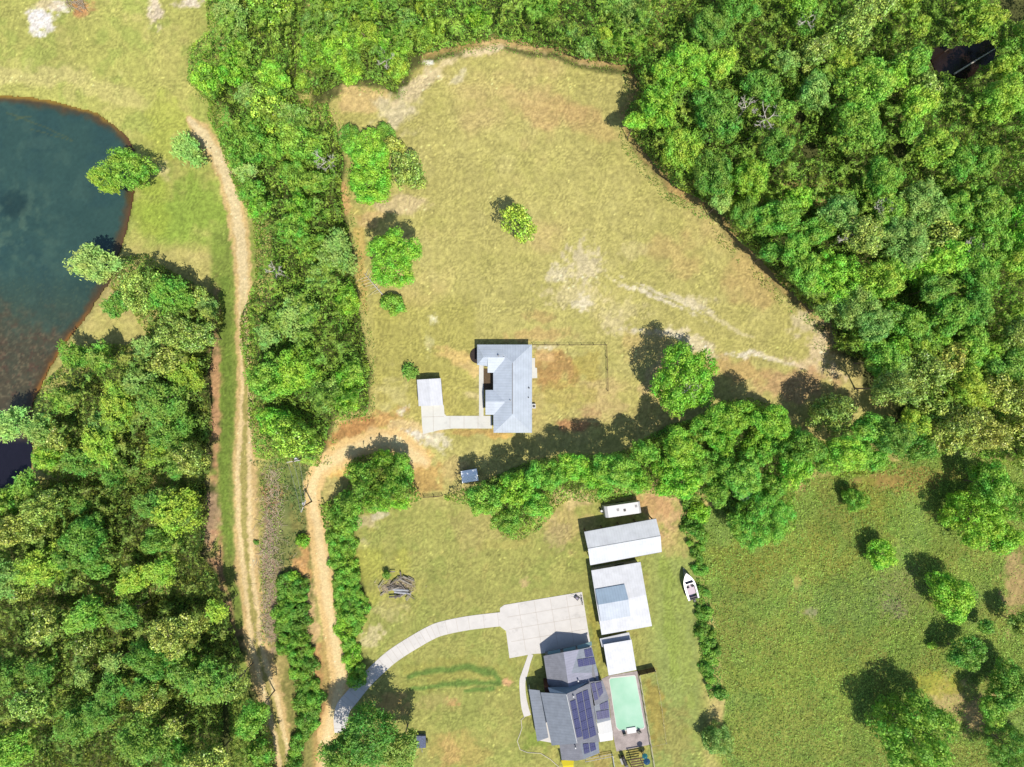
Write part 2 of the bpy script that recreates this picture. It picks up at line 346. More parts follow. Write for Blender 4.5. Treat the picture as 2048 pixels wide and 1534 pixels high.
def colour_px(x, y):
    """ground albedo at photograph pixels x, y (measured picture colours, turned into albedo at the end)"""
    wx = x + 14 * (fbm(x, y, 60, 1) - .5) + 6 * (fbm(x, y, 14, 5) - .5)
    wy = y + 14 * (fbm(x, y, 60, 2) - .5) + 6 * (fbm(x, y, 14, 6) - .5)
    n1 = fbm(x, y, 120, 3); n2 = fbm(x, y, 34, 4); n3 = fbm(x, y, 9, 7, 3); n4 = vnoise(x, y, 3.2, 8)
    col = np.empty(x.shape + (3,)); col[:] = (199, 189, 112)
    def blend(m, c):
        m = np.clip(m, 0, 1)[..., None]
        col[:] = col * (1 - m) + np.asarray(c, float) * m
    blend(smooth(.50, .75, n1) * .5, (206, 178, 122))
    blend(smooth(.5, .75, n2) * .22, (184, 182, 94))
    blend(smooth(.55, .8, fbm(x, y, 50, 9)) * .3, (216, 204, 134))
    # regions
    nw = smooth(500, 470, x) * smooth(520, 470, y)
    blend(nw, (190, 188, 102)); blend(nw * smooth(.42, .62, n2), (176, 182, 94)); blend(nw * smooth(.6, .8, fbm(x, y, 40, 12)) * .6, (210, 198, 120))
    yard_w = smooth(730, 760, x) * smooth(960, 940, x) * smooth(560, 640, y) * smooth(900, 850, y)
    blend(yard_w * .6, (186, 178, 92))
    lw = smooth(430, 450, x) * smooth(500, 480, x) * smooth(470, 520, y)
    blend(smooth(415, 430, x) * smooth(520, 500, x) * smooth(420, 480, y) * .95, (140, 158, 72))
    south = smooth(985, 1030, wy) * smooth(640, 700, wx) * smooth(1420, 1400, wx)
    blend(south, (176, 174, 96)); blend(south * smooth(.45, .65, n2) * .7, (162, 168, 88)); blend(south * smooth(.6, .8, fbm(x, y, 26, 12)) * .5, (190, 176, 100))
    blend(smooth(1270, 1330, wx) * smooth(1410, 1390, wx) * smooth(1070, 1130, wy) * .8, (158, 172, 94))
    mead = smooth(-6, 6, sdist(wx, wy, MEADOW))
    blend(mead, (132, 152, 70)); blend(mead * smooth(.4, .65, n2) * .6, (156, 152, 76)); blend(mead * smooth(.55, .8, n1) * .7, (134, 162, 84))
    strip = smooth(500, 515, x) * smooth(640, 620, x) * smooth(930, 960, y)
    blend(strip, (150, 145, 82))
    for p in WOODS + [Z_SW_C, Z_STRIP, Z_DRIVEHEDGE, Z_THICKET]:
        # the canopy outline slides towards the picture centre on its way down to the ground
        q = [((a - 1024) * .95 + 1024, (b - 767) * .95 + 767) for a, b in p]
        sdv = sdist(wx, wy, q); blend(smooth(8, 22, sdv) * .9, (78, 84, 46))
    wood = smooth(.45, .7, n3)
    for (cx, cy, rx, ry, ang, c, s, ns) in PATCH:
        c = np.asarray(c, float) * 1.03; s = min(1, s * 1.12); R = max(rx, ry) * 1.7
        m = (np.abs(x - cx) < R) & (np.abs(y - cy) < R)
        if not m.any(): continue
        a = math.radians(ang)
        X = wx[m] - cx; Y = wy[m] - cy
        u = (X * math.cos(a) + Y * math.sin(a)) / rx; v = (-X * math.sin(a) + Y * math.cos(a)) / ry
        d = np.sqrt(u * u + v * v)
        nn = fbm(x[m], y[m], ns, int(cx + cy) % 11, 3)
        k = smooth(1.25, .55, d + (nn - .5) * 1.8) * s
        col[m] = col[m] * (1 - k[:, None]) + np.asarray(c, float) * k[:, None]
    # orange sandy fringes at the field's edge
    for z in (Z_EAST_M, Z_EAST_T, Z_NORTH):
        d = -sdist(wx, wy, z)
        blend(smooth(15, 3, d) * smooth(-20, 0, d) * .7 * (x > 840) * (x < 1700), (212, 176, 112))
    # mown swathes and faint wheel lines in the field
    f = smooth(640, 700, x) * smooth(960, 900, y)
    st = fbm(x / 5, y, 3.2, 10, 2); blend(f * smooth(.56, .8, st) * .06, (218, 208, 140)); blend(f * smooth(.44, .2, st) * .05, (178, 170, 96))
    sw = sdist(x, y, FIELD) / 19.0 + .5 * (fbm(x, y, 90, 3) - .5)
    blend(smooth(0, .1, sw) * smooth(.42, .5, np.abs(sw - np.floor(sw) - .5)) * .16, (160, 156, 84))
    blend(smooth(0, .1, sw) * smooth(.12, .0, np.abs(sw - np.floor(sw) - .5)) * .12, (222, 210, 140))
    su = ((x * .985 + y * .17) / 17.0 + .4 * (n1 - .5)); su = np.abs(su - np.floor(su) - .5)
    blend(south * smooth(.4, .5, su) * .22, (154, 162, 80)); blend(south * smooth(.1, 0, su) * .12, (196, 190, 110))
    # green streaks over a drain field
    for l in GREENARC:
        d, wv = ldist(wx, wy, l); blend(smooth(1.9, .3, d / wv + .8 * (n3 - .5)) * .8, (104, 138, 64))
    # tracks
    d, wv = ldist(x + 4 * (n2 - .5), y, TRACK)
    e = d / wv + (n3 - .5) * .7
    hi = smooth(560, 700, y)
    blend(smooth(1.3, .9, e) * .92, (228, 194, 134)); blend(smooth(.85, .35, e + .3 * (n2 - .5)) * .75 * (1 - .5 * hi), (246, 226, 178))
    sg = (x - np.interp(y, [p[1] for p in TRACK], [p[0] for p in TRACK])) / np.interp(y, [p[1] for p in TRACK], [p[2] for p in TRACK])
    rut = np.minimum(np.abs(sg + .42), np.abs(sg - .48)) + .22 * (n3 - .5)
    blend(hi * smooth(.24, .08, rut) * smooth(1.1, .9, e) * .8, (248, 220, 164))
    blend(hi * smooth(.30, .12, np.abs(sg - .02) + .4 * (n3 - .5) + .3 * (n2 - .5)) * .8, (170, 162, 88))
    d, wv = ldist(wx, y, [(452, 560, 9), (452, 700, 11), (455, 850, 12), (452, 1000, 12), (462, 1150, 10), (478, 1250, 8)])
    blend(smooth(1.4, .7, d / wv + (n3 - .5) * .6) * .8, (122, 146, 62))
    blend(smooth(26, 14, ldist(x, y, [(650, 1300, 1), (645, 1400, 1), (645, 1534, 1)])[0]) * .5, (196, 150, 96))
    d, wv = ldist(x, wy, DRIVE); e = d / wv + (n3 - .5) * .45
    blend(smooth(1.3, .95, e) * .96, (246, 208, 142)); blend(smooth(.85, .3, e) * .85, (254, 226, 168)); blend(smooth(.65, .45, np.abs(e - .55) * 3) * .15, (222, 176, 116))
    # fine grain, weaker on bare sand
    q1, w1 = ldist(x, y, DRIVE); q2, w2 = ldist(x, y, TRACK)
    sand = np.maximum(smooth(1.2, .8, q1 / w1), .6 * smooth(1.2, .8, q2 / w2))
    g = 1 + ((n3 - .5) * .09 + (n4 - .5) * .30) * (1 - .65 * sand) + (n1 - .5) * .12 + (fbm(x, y, 22, 14, 3) - .5) * .06
    speck = vnoise(x, y, 3.0, 13)
    g = g + smooth(.92, .985, speck) * .3 - smooth(.07, .02, speck) * .18
    col *= g[..., None]
    c = np.clip(col / 255., 0, 1)
    c = np.where(c <= .04045, c / 12.92, ((c + .055) / 1.055) ** 2.4) / GAIN * np.array(CG)
    return np.clip(c, 0.004, .85)

def set_colours(me, rgb):
    at = me.color_attributes.new("albedo", 'FLOAT_COLOR', 'POINT')
    a = np.ones((len(rgb), 4), np.float32); a[:, :3] = rgb
    at.data.foreach_set("color", a.ravel())

def attr_mat(name, rough=.95, spec=.1, grain=.22, gscale=3.2):
    m = bpy.data.materials.new(name); m.use_nodes = True
    t = m.node_tree; b = t.nodes["Principled BSDF"]
    at = t.nodes.new("ShaderNodeAttribute"); at.attribute_name = "albedo"
    tc = t.nodes.new("ShaderNodeTexCoord")
    n = t.nodes.new("ShaderNodeTexNoise"); n.inputs["Scale"].default_value = gscale; n.inputs["Detail"].default_value = 5; n.inputs["Roughness"].default_value = .75
    r = t.nodes.new("ShaderNodeMapRange"); r.inputs["From Min"].default_value = .3; r.inputs["From Max"].default_value = .7
    r.inputs["To Min"].default_value = 1 - grain; r.inputs["To Max"].default_value = 1 + grain
    mx = t.nodes.new("ShaderNodeVectorMath"); mx.operation = 'SCALE'
    t.links.new(tc.outputs["Object"], n.inputs["Vector"]); t.links.new(n.outputs["Fac"], r.inputs["Value"])
    t.links.new(at.outputs["Color"], mx.inputs[0]); t.links.new(r.outputs[0], mx.inputs["Scale"])
    t.links.new(mx.outputs[0], b.inputs["Base Color"])
    b.inputs["Roughness"].default_value = rough; b.inputs["Specular IOR Level"].default_value = spec
    if grain > 0:
        bp = t.nodes.new("ShaderNodeBump"); bp.inputs["Strength"].default_value = .35; bp.inputs["Distance"].default_value = .12
        t.links.new(n.outputs["Fac"], bp.inputs["Height"]); t.links.new(bp.outputs[0], b.inputs["Normal"])
    return m

def fast_mesh(name, co, quads, mat):
    me = bpy.data.meshes.new(name)
    nv, nf = len(co), len(quads)
    me.vertices.add(nv); me.vertices.foreach_set("co", np.ascontiguousarray(co, np.float32).ravel())
    me.loops.add(nf * 4); me.polygons.add(nf)
    me.loops.foreach_set("vertex_index", np.ascontiguousarray(quads, np.int32).ravel())
    me.polygons.foreach_set("loop_start", np.arange(0, nf * 4, 4, dtype=np.int32))
    me.polygons.foreach_set("loop_total", np.full(nf, 4, np.int32))
    me.update(calc_edges=True)
    if mat: me.materials.append(mat)
    return me

def grid_mesh(name, xs, ys, zfun, mat, keep=None, colour=colour_px):
    X, Y = np.meshgrid(xs, ys)
    px = X / K + 1024; py = 767 - Y / K
    Z = zfun(px, py)
    nx, ny = len(xs), len(ys)
    i = np.arange(ny - 1)[:, None] * nx + np.arange(nx - 1)[None, :]
    q = np.stack([i, i + 1, i + nx + 1, i + nx], -1).reshape(-1, 4)
    co = np.stack([X, Y, Z], -1).reshape(-1, 3)
    rgb = None
    if keep is not None:
        kv = keep(px, py).reshape(-1)
        q = q[kv[q].all(1)]
        used = np.zeros(len(co), bool); used[q.ravel()] = True
        idx = -np.ones(len(co), int); idx[used] = np.arange(used.sum())
        co = co[used]; q = idx[q]
        rgb = colour(px.reshape(-1)[used][None, :], py.reshape(-1)[used][None, :])[0]
    else:
        rgb = colour(px, py).reshape(-1, 3)
    me = fast_mesh(name, co, q, mat)
    set_colours(me, rgb)
    return me

# ------------------------------------------------------------------ ground, tracks, ponds
def zground(px, py):
    d = np.maximum(sdist(px, py, POND), sdist(px, py, NEPOND)) * K
    return -np.clip((d + .45) * .45, 0, 1.4)
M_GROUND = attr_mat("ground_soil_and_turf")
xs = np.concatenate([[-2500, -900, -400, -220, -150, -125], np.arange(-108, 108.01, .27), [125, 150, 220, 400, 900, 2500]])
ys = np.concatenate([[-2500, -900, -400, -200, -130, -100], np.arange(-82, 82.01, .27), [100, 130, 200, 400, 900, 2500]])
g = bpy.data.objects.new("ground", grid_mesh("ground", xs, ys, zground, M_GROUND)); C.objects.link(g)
tag(g, "broad mown field, lawns and woodland floor seen from above", kind="structure")

def track_sheet(name, line, label, widen=1.5):
    P = np.array([(a, b) for a, b, c in line]); lo = P.min(0) - 50; hi = P.max(0) + 50
    x = np.arange((lo[0] - 1024) * K, (hi[0] - 1024) * K, .2); y = np.arange((767 - hi[1]) * K, (767 - lo[1]) * K, .2)
    def keep(px, py):
        d, wv = ldist(px, py, line); return d < wv * widen
    o = bpy.data.objects.new(name, grid_mesh(name, x, y, lambda a, b: np.full(a.shape, .004), M_GROUND, keep)); C.objects.link(o)
    tag(o, label, kind="structure")
track_sheet("dirt_path", TRACK, "long pale sandy two-wheel path running beside the tree belt")
track_sheet("dirt_road", DRIVE, "orange sandy road winding up to the silver-roofed house")

def pond_colour(x, y):
    col = np.empty(x.shape + (3,)); col[:] = (62, 92, 84)
    def blend(m, c):
        m = np.clip(m, 0, 1)[..., None]; col[:] = col * (1 - m) + np.asarray(c, float) * m
    d = sdist(x, y, POND)
    n = fbm(x, y, 60, 2); n2 = fbm(x, y, 16, 4); n3 = fbm(x, y, 5, 6, 3); n4 = vnoise(x, y, 2.6, 9)
    blend(smooth(.45, .7, n) * .5, (52, 82, 82))
    blend(smooth(520, 640, y) * .6, (76, 88, 68))
    blend(smooth(.45, .68, n2) * smooth(150, 40, x) * smooth(330, 420, y) * smooth(560, 480, y) * .7, (92, 118, 98))
    blend(smooth(46, 14, np.hypot(x - 30, (y - 408) * 1.2) + 26 * (n2 - .5)) * .6, (36, 58, 58)); blend(smooth(.56, .7, fbm(x, y, 34, 11)) * smooth(230, 120, x) * .35, (84, 112, 96)); blend(smooth(.5, .75, fbm(x, y, 90, 13)) * .4, (46, 74, 70))
    e = (y - 640) * .9 + (60 - x) * .35 + (n2 - .5) * 90
    alg = smooth(-40, 60, e)
    blend(alg * .9, (94, 84, 62)); blend(alg * smooth(.5, .72, n3) * .7, (126, 116, 88)); blend(alg * smooth(.55, .75, fbm(x, y, 9, 11)) * .5, (106, 76, 60)); blend(alg * smooth(.5, .62, fbm(x, y, 20, 13)) * .35, (74, 84, 66)); blend(alg * smooth(.62, .8, n4) * .5, (60, 52, 42))
    blend(smooth(.72, .86, n4) * smooth(480, 600, y) * .4, (96, 112, 84))
    for l in ([(12, 225, 1.6), (80, 250, 1.3), (140, 278, 1)], [(30, 238, 1.5), (60, 232, 1.2)], [(60, 258, 1), (145, 282, .8)]):
        dd, wv = ldist(x + 4 * (n2 - .5), y + 6 * (n2 - .5), l); blend(smooth(1.6, .4, dd / wv) * .45, (104, 108, 66))
    ww = 8 + 34 * fbm(x, y, 34, 7)
    edge = smooth(ww, ww * .3, d + (n2 - .5) * 14)
    blend(edge * .9, (96, 76, 50))
    blend(smooth(13, 4, d + (n2 - .5) * 8) * smooth(640, 100, y) * smooth(290, 200, x) * .9, (176, 140, 52))
    blend(smooth(12, 4, d + (n2 - .5) * 8) * smooth(560, 680, y) * .8, (164, 112, 48))
    blend(smooth(9, 3, d) * smooth(200, 262, x) * .7, (110, 72, 50))
    blend(smooth(870, 890, y), (36, 34, 46))
    col *= (1 + (n3 - .5) * .16)[..., None]
    c = np.clip(col / 255., 0, 1); c = np.where(c <= .04045, c / 12.92, ((c + .055) / 1.055) ** 2.4) / GAIN * np.array(CG)
    return c
M_POND = attr_mat("pond_water", rough=.12, spec=.35, grain=0, gscale=1)
x = np.arange(-110, (285 - 1024) * K, .25); y = np.arange((767 - 1000) * K, (767 - 175) * K, .25)
o = bpy.data.objects.new("pond_water", grid_mesh("pond_water", x, y, lambda a, b: np.full(a.shape, -.12), M_POND, lambda a, b: sdist(a + 9 * (fbm(a, b, 26, 3) - .5), b + 9 * (fbm(a, b, 26, 4) - .5), POND) + 5 * (fbm(a, b, 8, 5) - .5) > 1.0, pond_colour)); C.objects.link(o)
tag(o, "dark teal pond with brown weedy shallows and orange margin", kind="structure")
def swamp_colour(x, y):
    c = np.empty(x.shape + (3,)); c[:] = lin((44, 32, 28)); c *= (1 + (fbm(x, y, 8, 3) - .5) * .5)[..., None]; return c
M_SWAMP = attr_mat("swamp_water", rough=.15, spec=.3, grain=0)
x = np.arange((1840 - 1024) * K, (2030 - 1024) * K, .3); y = np.arange((767 - 180) * K, (767 - 75) * K, .3)
o = bpy.data.objects.new("swamp_water", grid_mesh("swamp_water", x, y, lambda a, b: np.full(a.shape, -.1), M_SWAMP, lambda a, b: sdist(a, b, NEPOND) > 1, swamp_colour)); C.objects.link(o)
tag(o, "small dark brown woodland pool near the upper right corner", kind="structure")

# ------------------------------------------------------------------ foliage
def leaf_mat(name, rough=.55, spec=.35, trans=.30, vary=.45, fixed=None, huevar=.035):
    m = bpy.data.materials.new(name); m.use_nodes = True
    t = m.node_tree; b = t.nodes["Principled BSDF"]; out = t.nodes["Material Output"]
    if fixed is None:
        oi = t.nodes.new("ShaderNodeObjectInfo"); src = oi.outputs["Color"]
    else:
        rgb = t.nodes.new("ShaderNodeRGB"); rgb.outputs[0].default_value = (*fixed, 1); src = rgb.outputs[0]
    ge = t.nodes.new("ShaderNodeNewGeometry")
    tc = t.nodes.new("ShaderNodeTexCoord")
    n = t.nodes.new("ShaderNodeTexNoise"); n.inputs["Scale"].default_value = .55 if fixed is None else .35; n.inputs["Detail"].default_value = 3
    hs = t.nodes.new("ShaderNodeHueSaturation")
    v = t.nodes.new("ShaderNodeMapRange"); v.inputs["To Min"].default_value = 1 - vary; v.inputs["To Max"].default_value = 1 + vary
    h = t.nodes.new("ShaderNodeMapRange"); h.inputs["From Min"].default_value = .3; h.inputs["From Max"].default_value = .7
    h.inputs["To Min"].default_value = .5 - huevar; h.inputs["To Max"].default_value = .5 + huevar
    t.links.new(ge.outputs["Random Per Island"], v.inputs["Value"])
    t.links.new(tc.outputs["Object"], n.inputs["Vector"]); t.links.new(n.outputs["Fac"], h.inputs["Value"])
    if fixed is not None:      # broad patches of richer and poorer growth
        n2 = t.nodes.new("ShaderNodeTexNoise"); n2.inputs["Scale"].default_value = .11; n2.inputs["Detail"].default_value = 4
        m2 = t.nodes.new("ShaderNodeMapRange"); m2.inputs["From Min"].default_value = .35; m2.inputs["From Max"].default_value = .65; m2.inputs["To Min"].default_value = .80; m2.inputs["To Max"].default_value = 1.24
        mm = t.nodes.new("ShaderNodeMath"); mm.operation = 'MULTIPLY'
        t.links.new(tc.outputs["Object"], n2.inputs["Vector"]); t.links.new(n2.outputs["Fac"], m2.inputs["Value"])
        t.links.new(m2.outputs[0], mm.inputs[0]); t.links.new(v.outputs[0], mm.inputs[1]); v = mm
    t.links.new(v.outputs[0], hs.inputs["Value"]); t.links.new(h.outputs[0], hs.inputs["Hue"]); t.links.new(src, hs.inputs["Color"])
    t.links.new(hs.outputs[0], b.inputs["Base Color"])
    b.inputs["Roughness"].default_value = rough; b.inputs["Specular IOR Level"].default_value = spec
    tr = t.nodes.new("ShaderNodeBsdfTranslucent"); t.links.new(hs.outputs[0], tr.inputs["Color"])
    mx = t.nodes.new("ShaderNodeMixShader"); mx.inputs[0].default_value = min(.5, trans * 1.3)
    t.links.new(b.outputs[0], mx.inputs[1]); t.links.new(tr.outputs[0], mx.inputs[2]); t.links.new(mx.outputs[0], out.inputs["Surface"])
    return m
M_LEAF = leaf_mat("leaves")
M_LEAFG = leaf_mat("glossy_leaves", rough=.42, spec=.5, trans=.2, vary=.75)
M_BARK = weather(new_mat("bark", (.24, .19, .14), .9, .1), 6, .5)
M_DEAD = weather(new_mat("dead_wood", (.42, .40, .36), .8, .2), 5, .3)

def quads_from(centers, normals, length, width, r):
    n = len(centers)
    normals = normals / (np.linalg.norm(normals, axis=1)[:, None] + 1e-9)
    a = r.normal(size=(n, 3)); u = np.cross(normals, a); u /= np.linalg.norm(u, axis=1)[:, None] + 1e-9
    v = np.cross(normals, u)
    l = (length * r.uniform(.7, 1.3, n))[:, None] / 2; w_ = (width * r.uniform(.7, 1.3, n))[:, None] / 2
    co = np.stack([centers - u * l, centers + v * w_ - u * l * .1, centers + u * l, centers - v * w_ - u * l * .1], 1).reshape(-1, 3)
    return co, np.arange(4 * n).reshape(-1, 4)

KINDS = {   # leaf length, width, clump radius, coverage, flatness, material
    'broad': (.31, .21, .74, 1.15, .75, 0), 'fine': (.25, .17, .58, 1.05, .70, 0),
    'starry': (.40, .17, .58, 1.05, .80, 0), 'speck': (.31, .21, .68, .82, .85, 1)}
def crown_mesh(kind, r, seed):
    g_ = np.random.default_rng(seed)
    L, Wd, cr, cov, flat, gl = KINDS[kind]
    cr = cr * (.75 + .08 * r)
    hz = r * (.80 if kind != 'speck' else .9)
    nc = int(2.7 * (r / cr) ** 2) + 7
    # sub-crowns: a few big lobes make the outline uneven
    nl = g_.integers(3, 6); la = g_.uniform(0, 2 * math.pi) + np.arange(nl) * 2 * math.pi / nl + g_.normal(0, .25, nl)
    lw = g_.uniform(.78, 1.12, nl)
    th = g_.uniform(0, 2 * math.pi, nc); cz = g_.uniform(-.95, 1, nc)
    rr = np.sqrt(np.clip(1 - np.where(cz > 0, cz, cz * .75) ** 2, 0, 1))
    lobe = 0.64 + .44 * np.max(np.cos((th[:, None] - la[None, :])) ** 7 * (np.cos(th[:, None] - la[None, :]) > 0) * lw[None, :], 1)
    rad = (r - cr * .7) * lobe * g_.uniform(.74, 1.06, nc)
    cc = np.stack([np.cos(th) * rr * rad, np.sin(th) * rr * rad, cz * (hz - cr * .5) * g_.uniform(.68, 1.15, nc)], 1)
    crs = cr * g_.uniform(.65, 1.3, nc)
    area = L * Wd * .5
    cnt = np.maximum(6, (2 * math.pi * crs ** 2 * cov / area * .62)).astype(int)
    idx = np.repeat(np.arange(nc), cnt)
    n = len(idx)
    d = g_.normal(size=(n, 3)); d[:, 2] = np.abs(d[:, 2]) * 1.1 - .35
    d /= np.linalg.norm(d, axis=1)[:, None]
    rad2 = crs[idx] * g_.uniform(.62, 1.08, n)
    if kind == 'starry':      # short radiating sprays
        k = g_.integers(0, 6, n); ang = k * math.pi / 3 + idx * 1.7
        s = g_.uniform(.1, 1.15, n)
        d2 = np.stack([np.cos(ang), np.sin(ang), g_.uniform(-.1, .5, n)], 1) + g_.normal(0, .16, (n, 3))
        pos = cc[idx] + d2 * (crs[idx] * s * 1.15)[:, None]
        nor = d * .4 + np.array([0, 0, .9]) + g_.normal(0, .35, (n, 3))
    else:
        pos = cc[idx] + d * rad2[:, None] * np.array([1, 1, flat])
        nor = d * 1.0 + np.array([0, 0, .3]) + g_.normal(0, .34, (n, 3))
    # inner leaves keep the crown from being see-through
    ni = int(.16 * n); q = g_.normal(size=(ni, 3)); q /= np.linalg.norm(q, axis=1)[:, None]
    q *= (g_.uniform(.15, .72, ni) ** .6)[:, None]
    pi = q * np.array([r * .8, r * .8, hz * .7]); pi[:, 2] += hz * .08
    co, f = quads_from(np.vstack([pos, pi]), np.vstack([nor, g_.normal(size=(ni, 3)) + [0, 0, .8]]), L, Wd, g_)
    return fast_mesh("crown_" + kind, co, f, (M_LEAF, M_LEAFG)[gl])

def trunk_mesh(seed):
    """unit trunk: one metre tall, limbs spread to one metre radius"""
    g_ = random.Random(seed); mb = MB()
    mb.tube([(0, 0, -.02), (.01, 0, .1), (.02, .01, .45), (0, .02, .8)], [.06, .045, .036, .022], 7)
    for k in range(7):
        a = k * 2.4 + g_.uniform(-.4, .4); z0 = g_.uniform(.35, .75); R = g_.uniform(.45, .8)
        mb.tube([(.01, .01, z0), (math.cos(a) * R * .5, math.sin(a) * R * .5, z0 + .16), (math.cos(a) * R, math.sin(a) * R, z0 + .30)], [.03, .02, .008], 5)
    me = bpy.data.meshes.new("trunk"); me.from_pydata([tuple(v) for v in mb.v], [], mb.f); me.update(); me.materials.append(M_BARK)
    return me

SIZES = (1.2, 2.0, 3.0, 4.0, 5.2)
CROWNS = {}
sd_ = 100
for kd in KINDS:
    for sz in SIZES:
        CROWNS[kd, sz] = [crown_mesh(kd, sz, sd_ + 17 * j + int(sz * 10)) for j in range(3 if sz in (3.0, 4.0) else 2)]
    sd_ += 1000
TRUNKS = [trunk_mesh(s) for s in range(5)]

FG = 1.02   # crowns: gain from sunlit leaf albedo to picture value is lower than for flat ground
COLS = {    # name -> sunlit picture colour
    'bright green': (142, 190, 62), 'fresh green': (132, 178, 66), 'dark green': (116, 160, 62), 'yellow-green': (156, 188, 66),
    'olive': (144, 168, 74), 'grey-green': (144, 178, 88), 'pale green': (160, 190, 100), 'golden olive': (158, 172, 76)}
def leaf_col(cname, jitter=.08):
    c = np.array(lin(COLS[cname], FG)) * 1.06; c *= 1 + rng.normal(0, jitter); c[0] *= 1 + rng.normal(0, .06)
    return (*np.clip(c, .01, .6), 1)

TREES = []     # (x_canopy_px, y_canopy_px, r_px)
PLANTED = []
def plant(px, py, rpx, h, kind, cname, name="tree", label=None, cat="tree", group=None, sx=1.0, rz=None, col=None):
    r = rpx * K
    rpx *= 1.10; r = rpx * K
    zc = max(.35, h - r * .72) if h > r * .9 else h * .45
    p = W(px, py, zc); r = r * (1 - zc / H)
    sz = min(SIZES, key=lambda s: abs(math.log(s / r)))
    me = random.choice(CROWNS[kind, sz])
    rz = random.uniform(0, 6.28) if rz is None else rz
    t = thing(name, (p.x, p.y, 0), label, cat, group, rz)
    c = bpy.data.objects.new("crown", me); C.objects.link(c); c.parent = t
    s = r / sz
    c.location = (0, 0, zc); q = random.uniform(.86, 1.16) if sx == 1.0 else 1.0; c.scale = (s * sx * q, s / q, s * random.uniform(.95, 1.3)); c.color = col or leaf_col(cname)
    tk = bpy.data.objects.new("trunk" if cat == "tree" else "stem", random.choice(TRUNKS)); C.objects.link(tk); tk.parent = t
    th = zc + r * .25
    tk.scale = (r * .8, r * .8, th)
    TREES.append((px, py, rpx / 1.10)); PLANTED.append(t)
    t["_y"] = py; t["_x"] = px
    return t

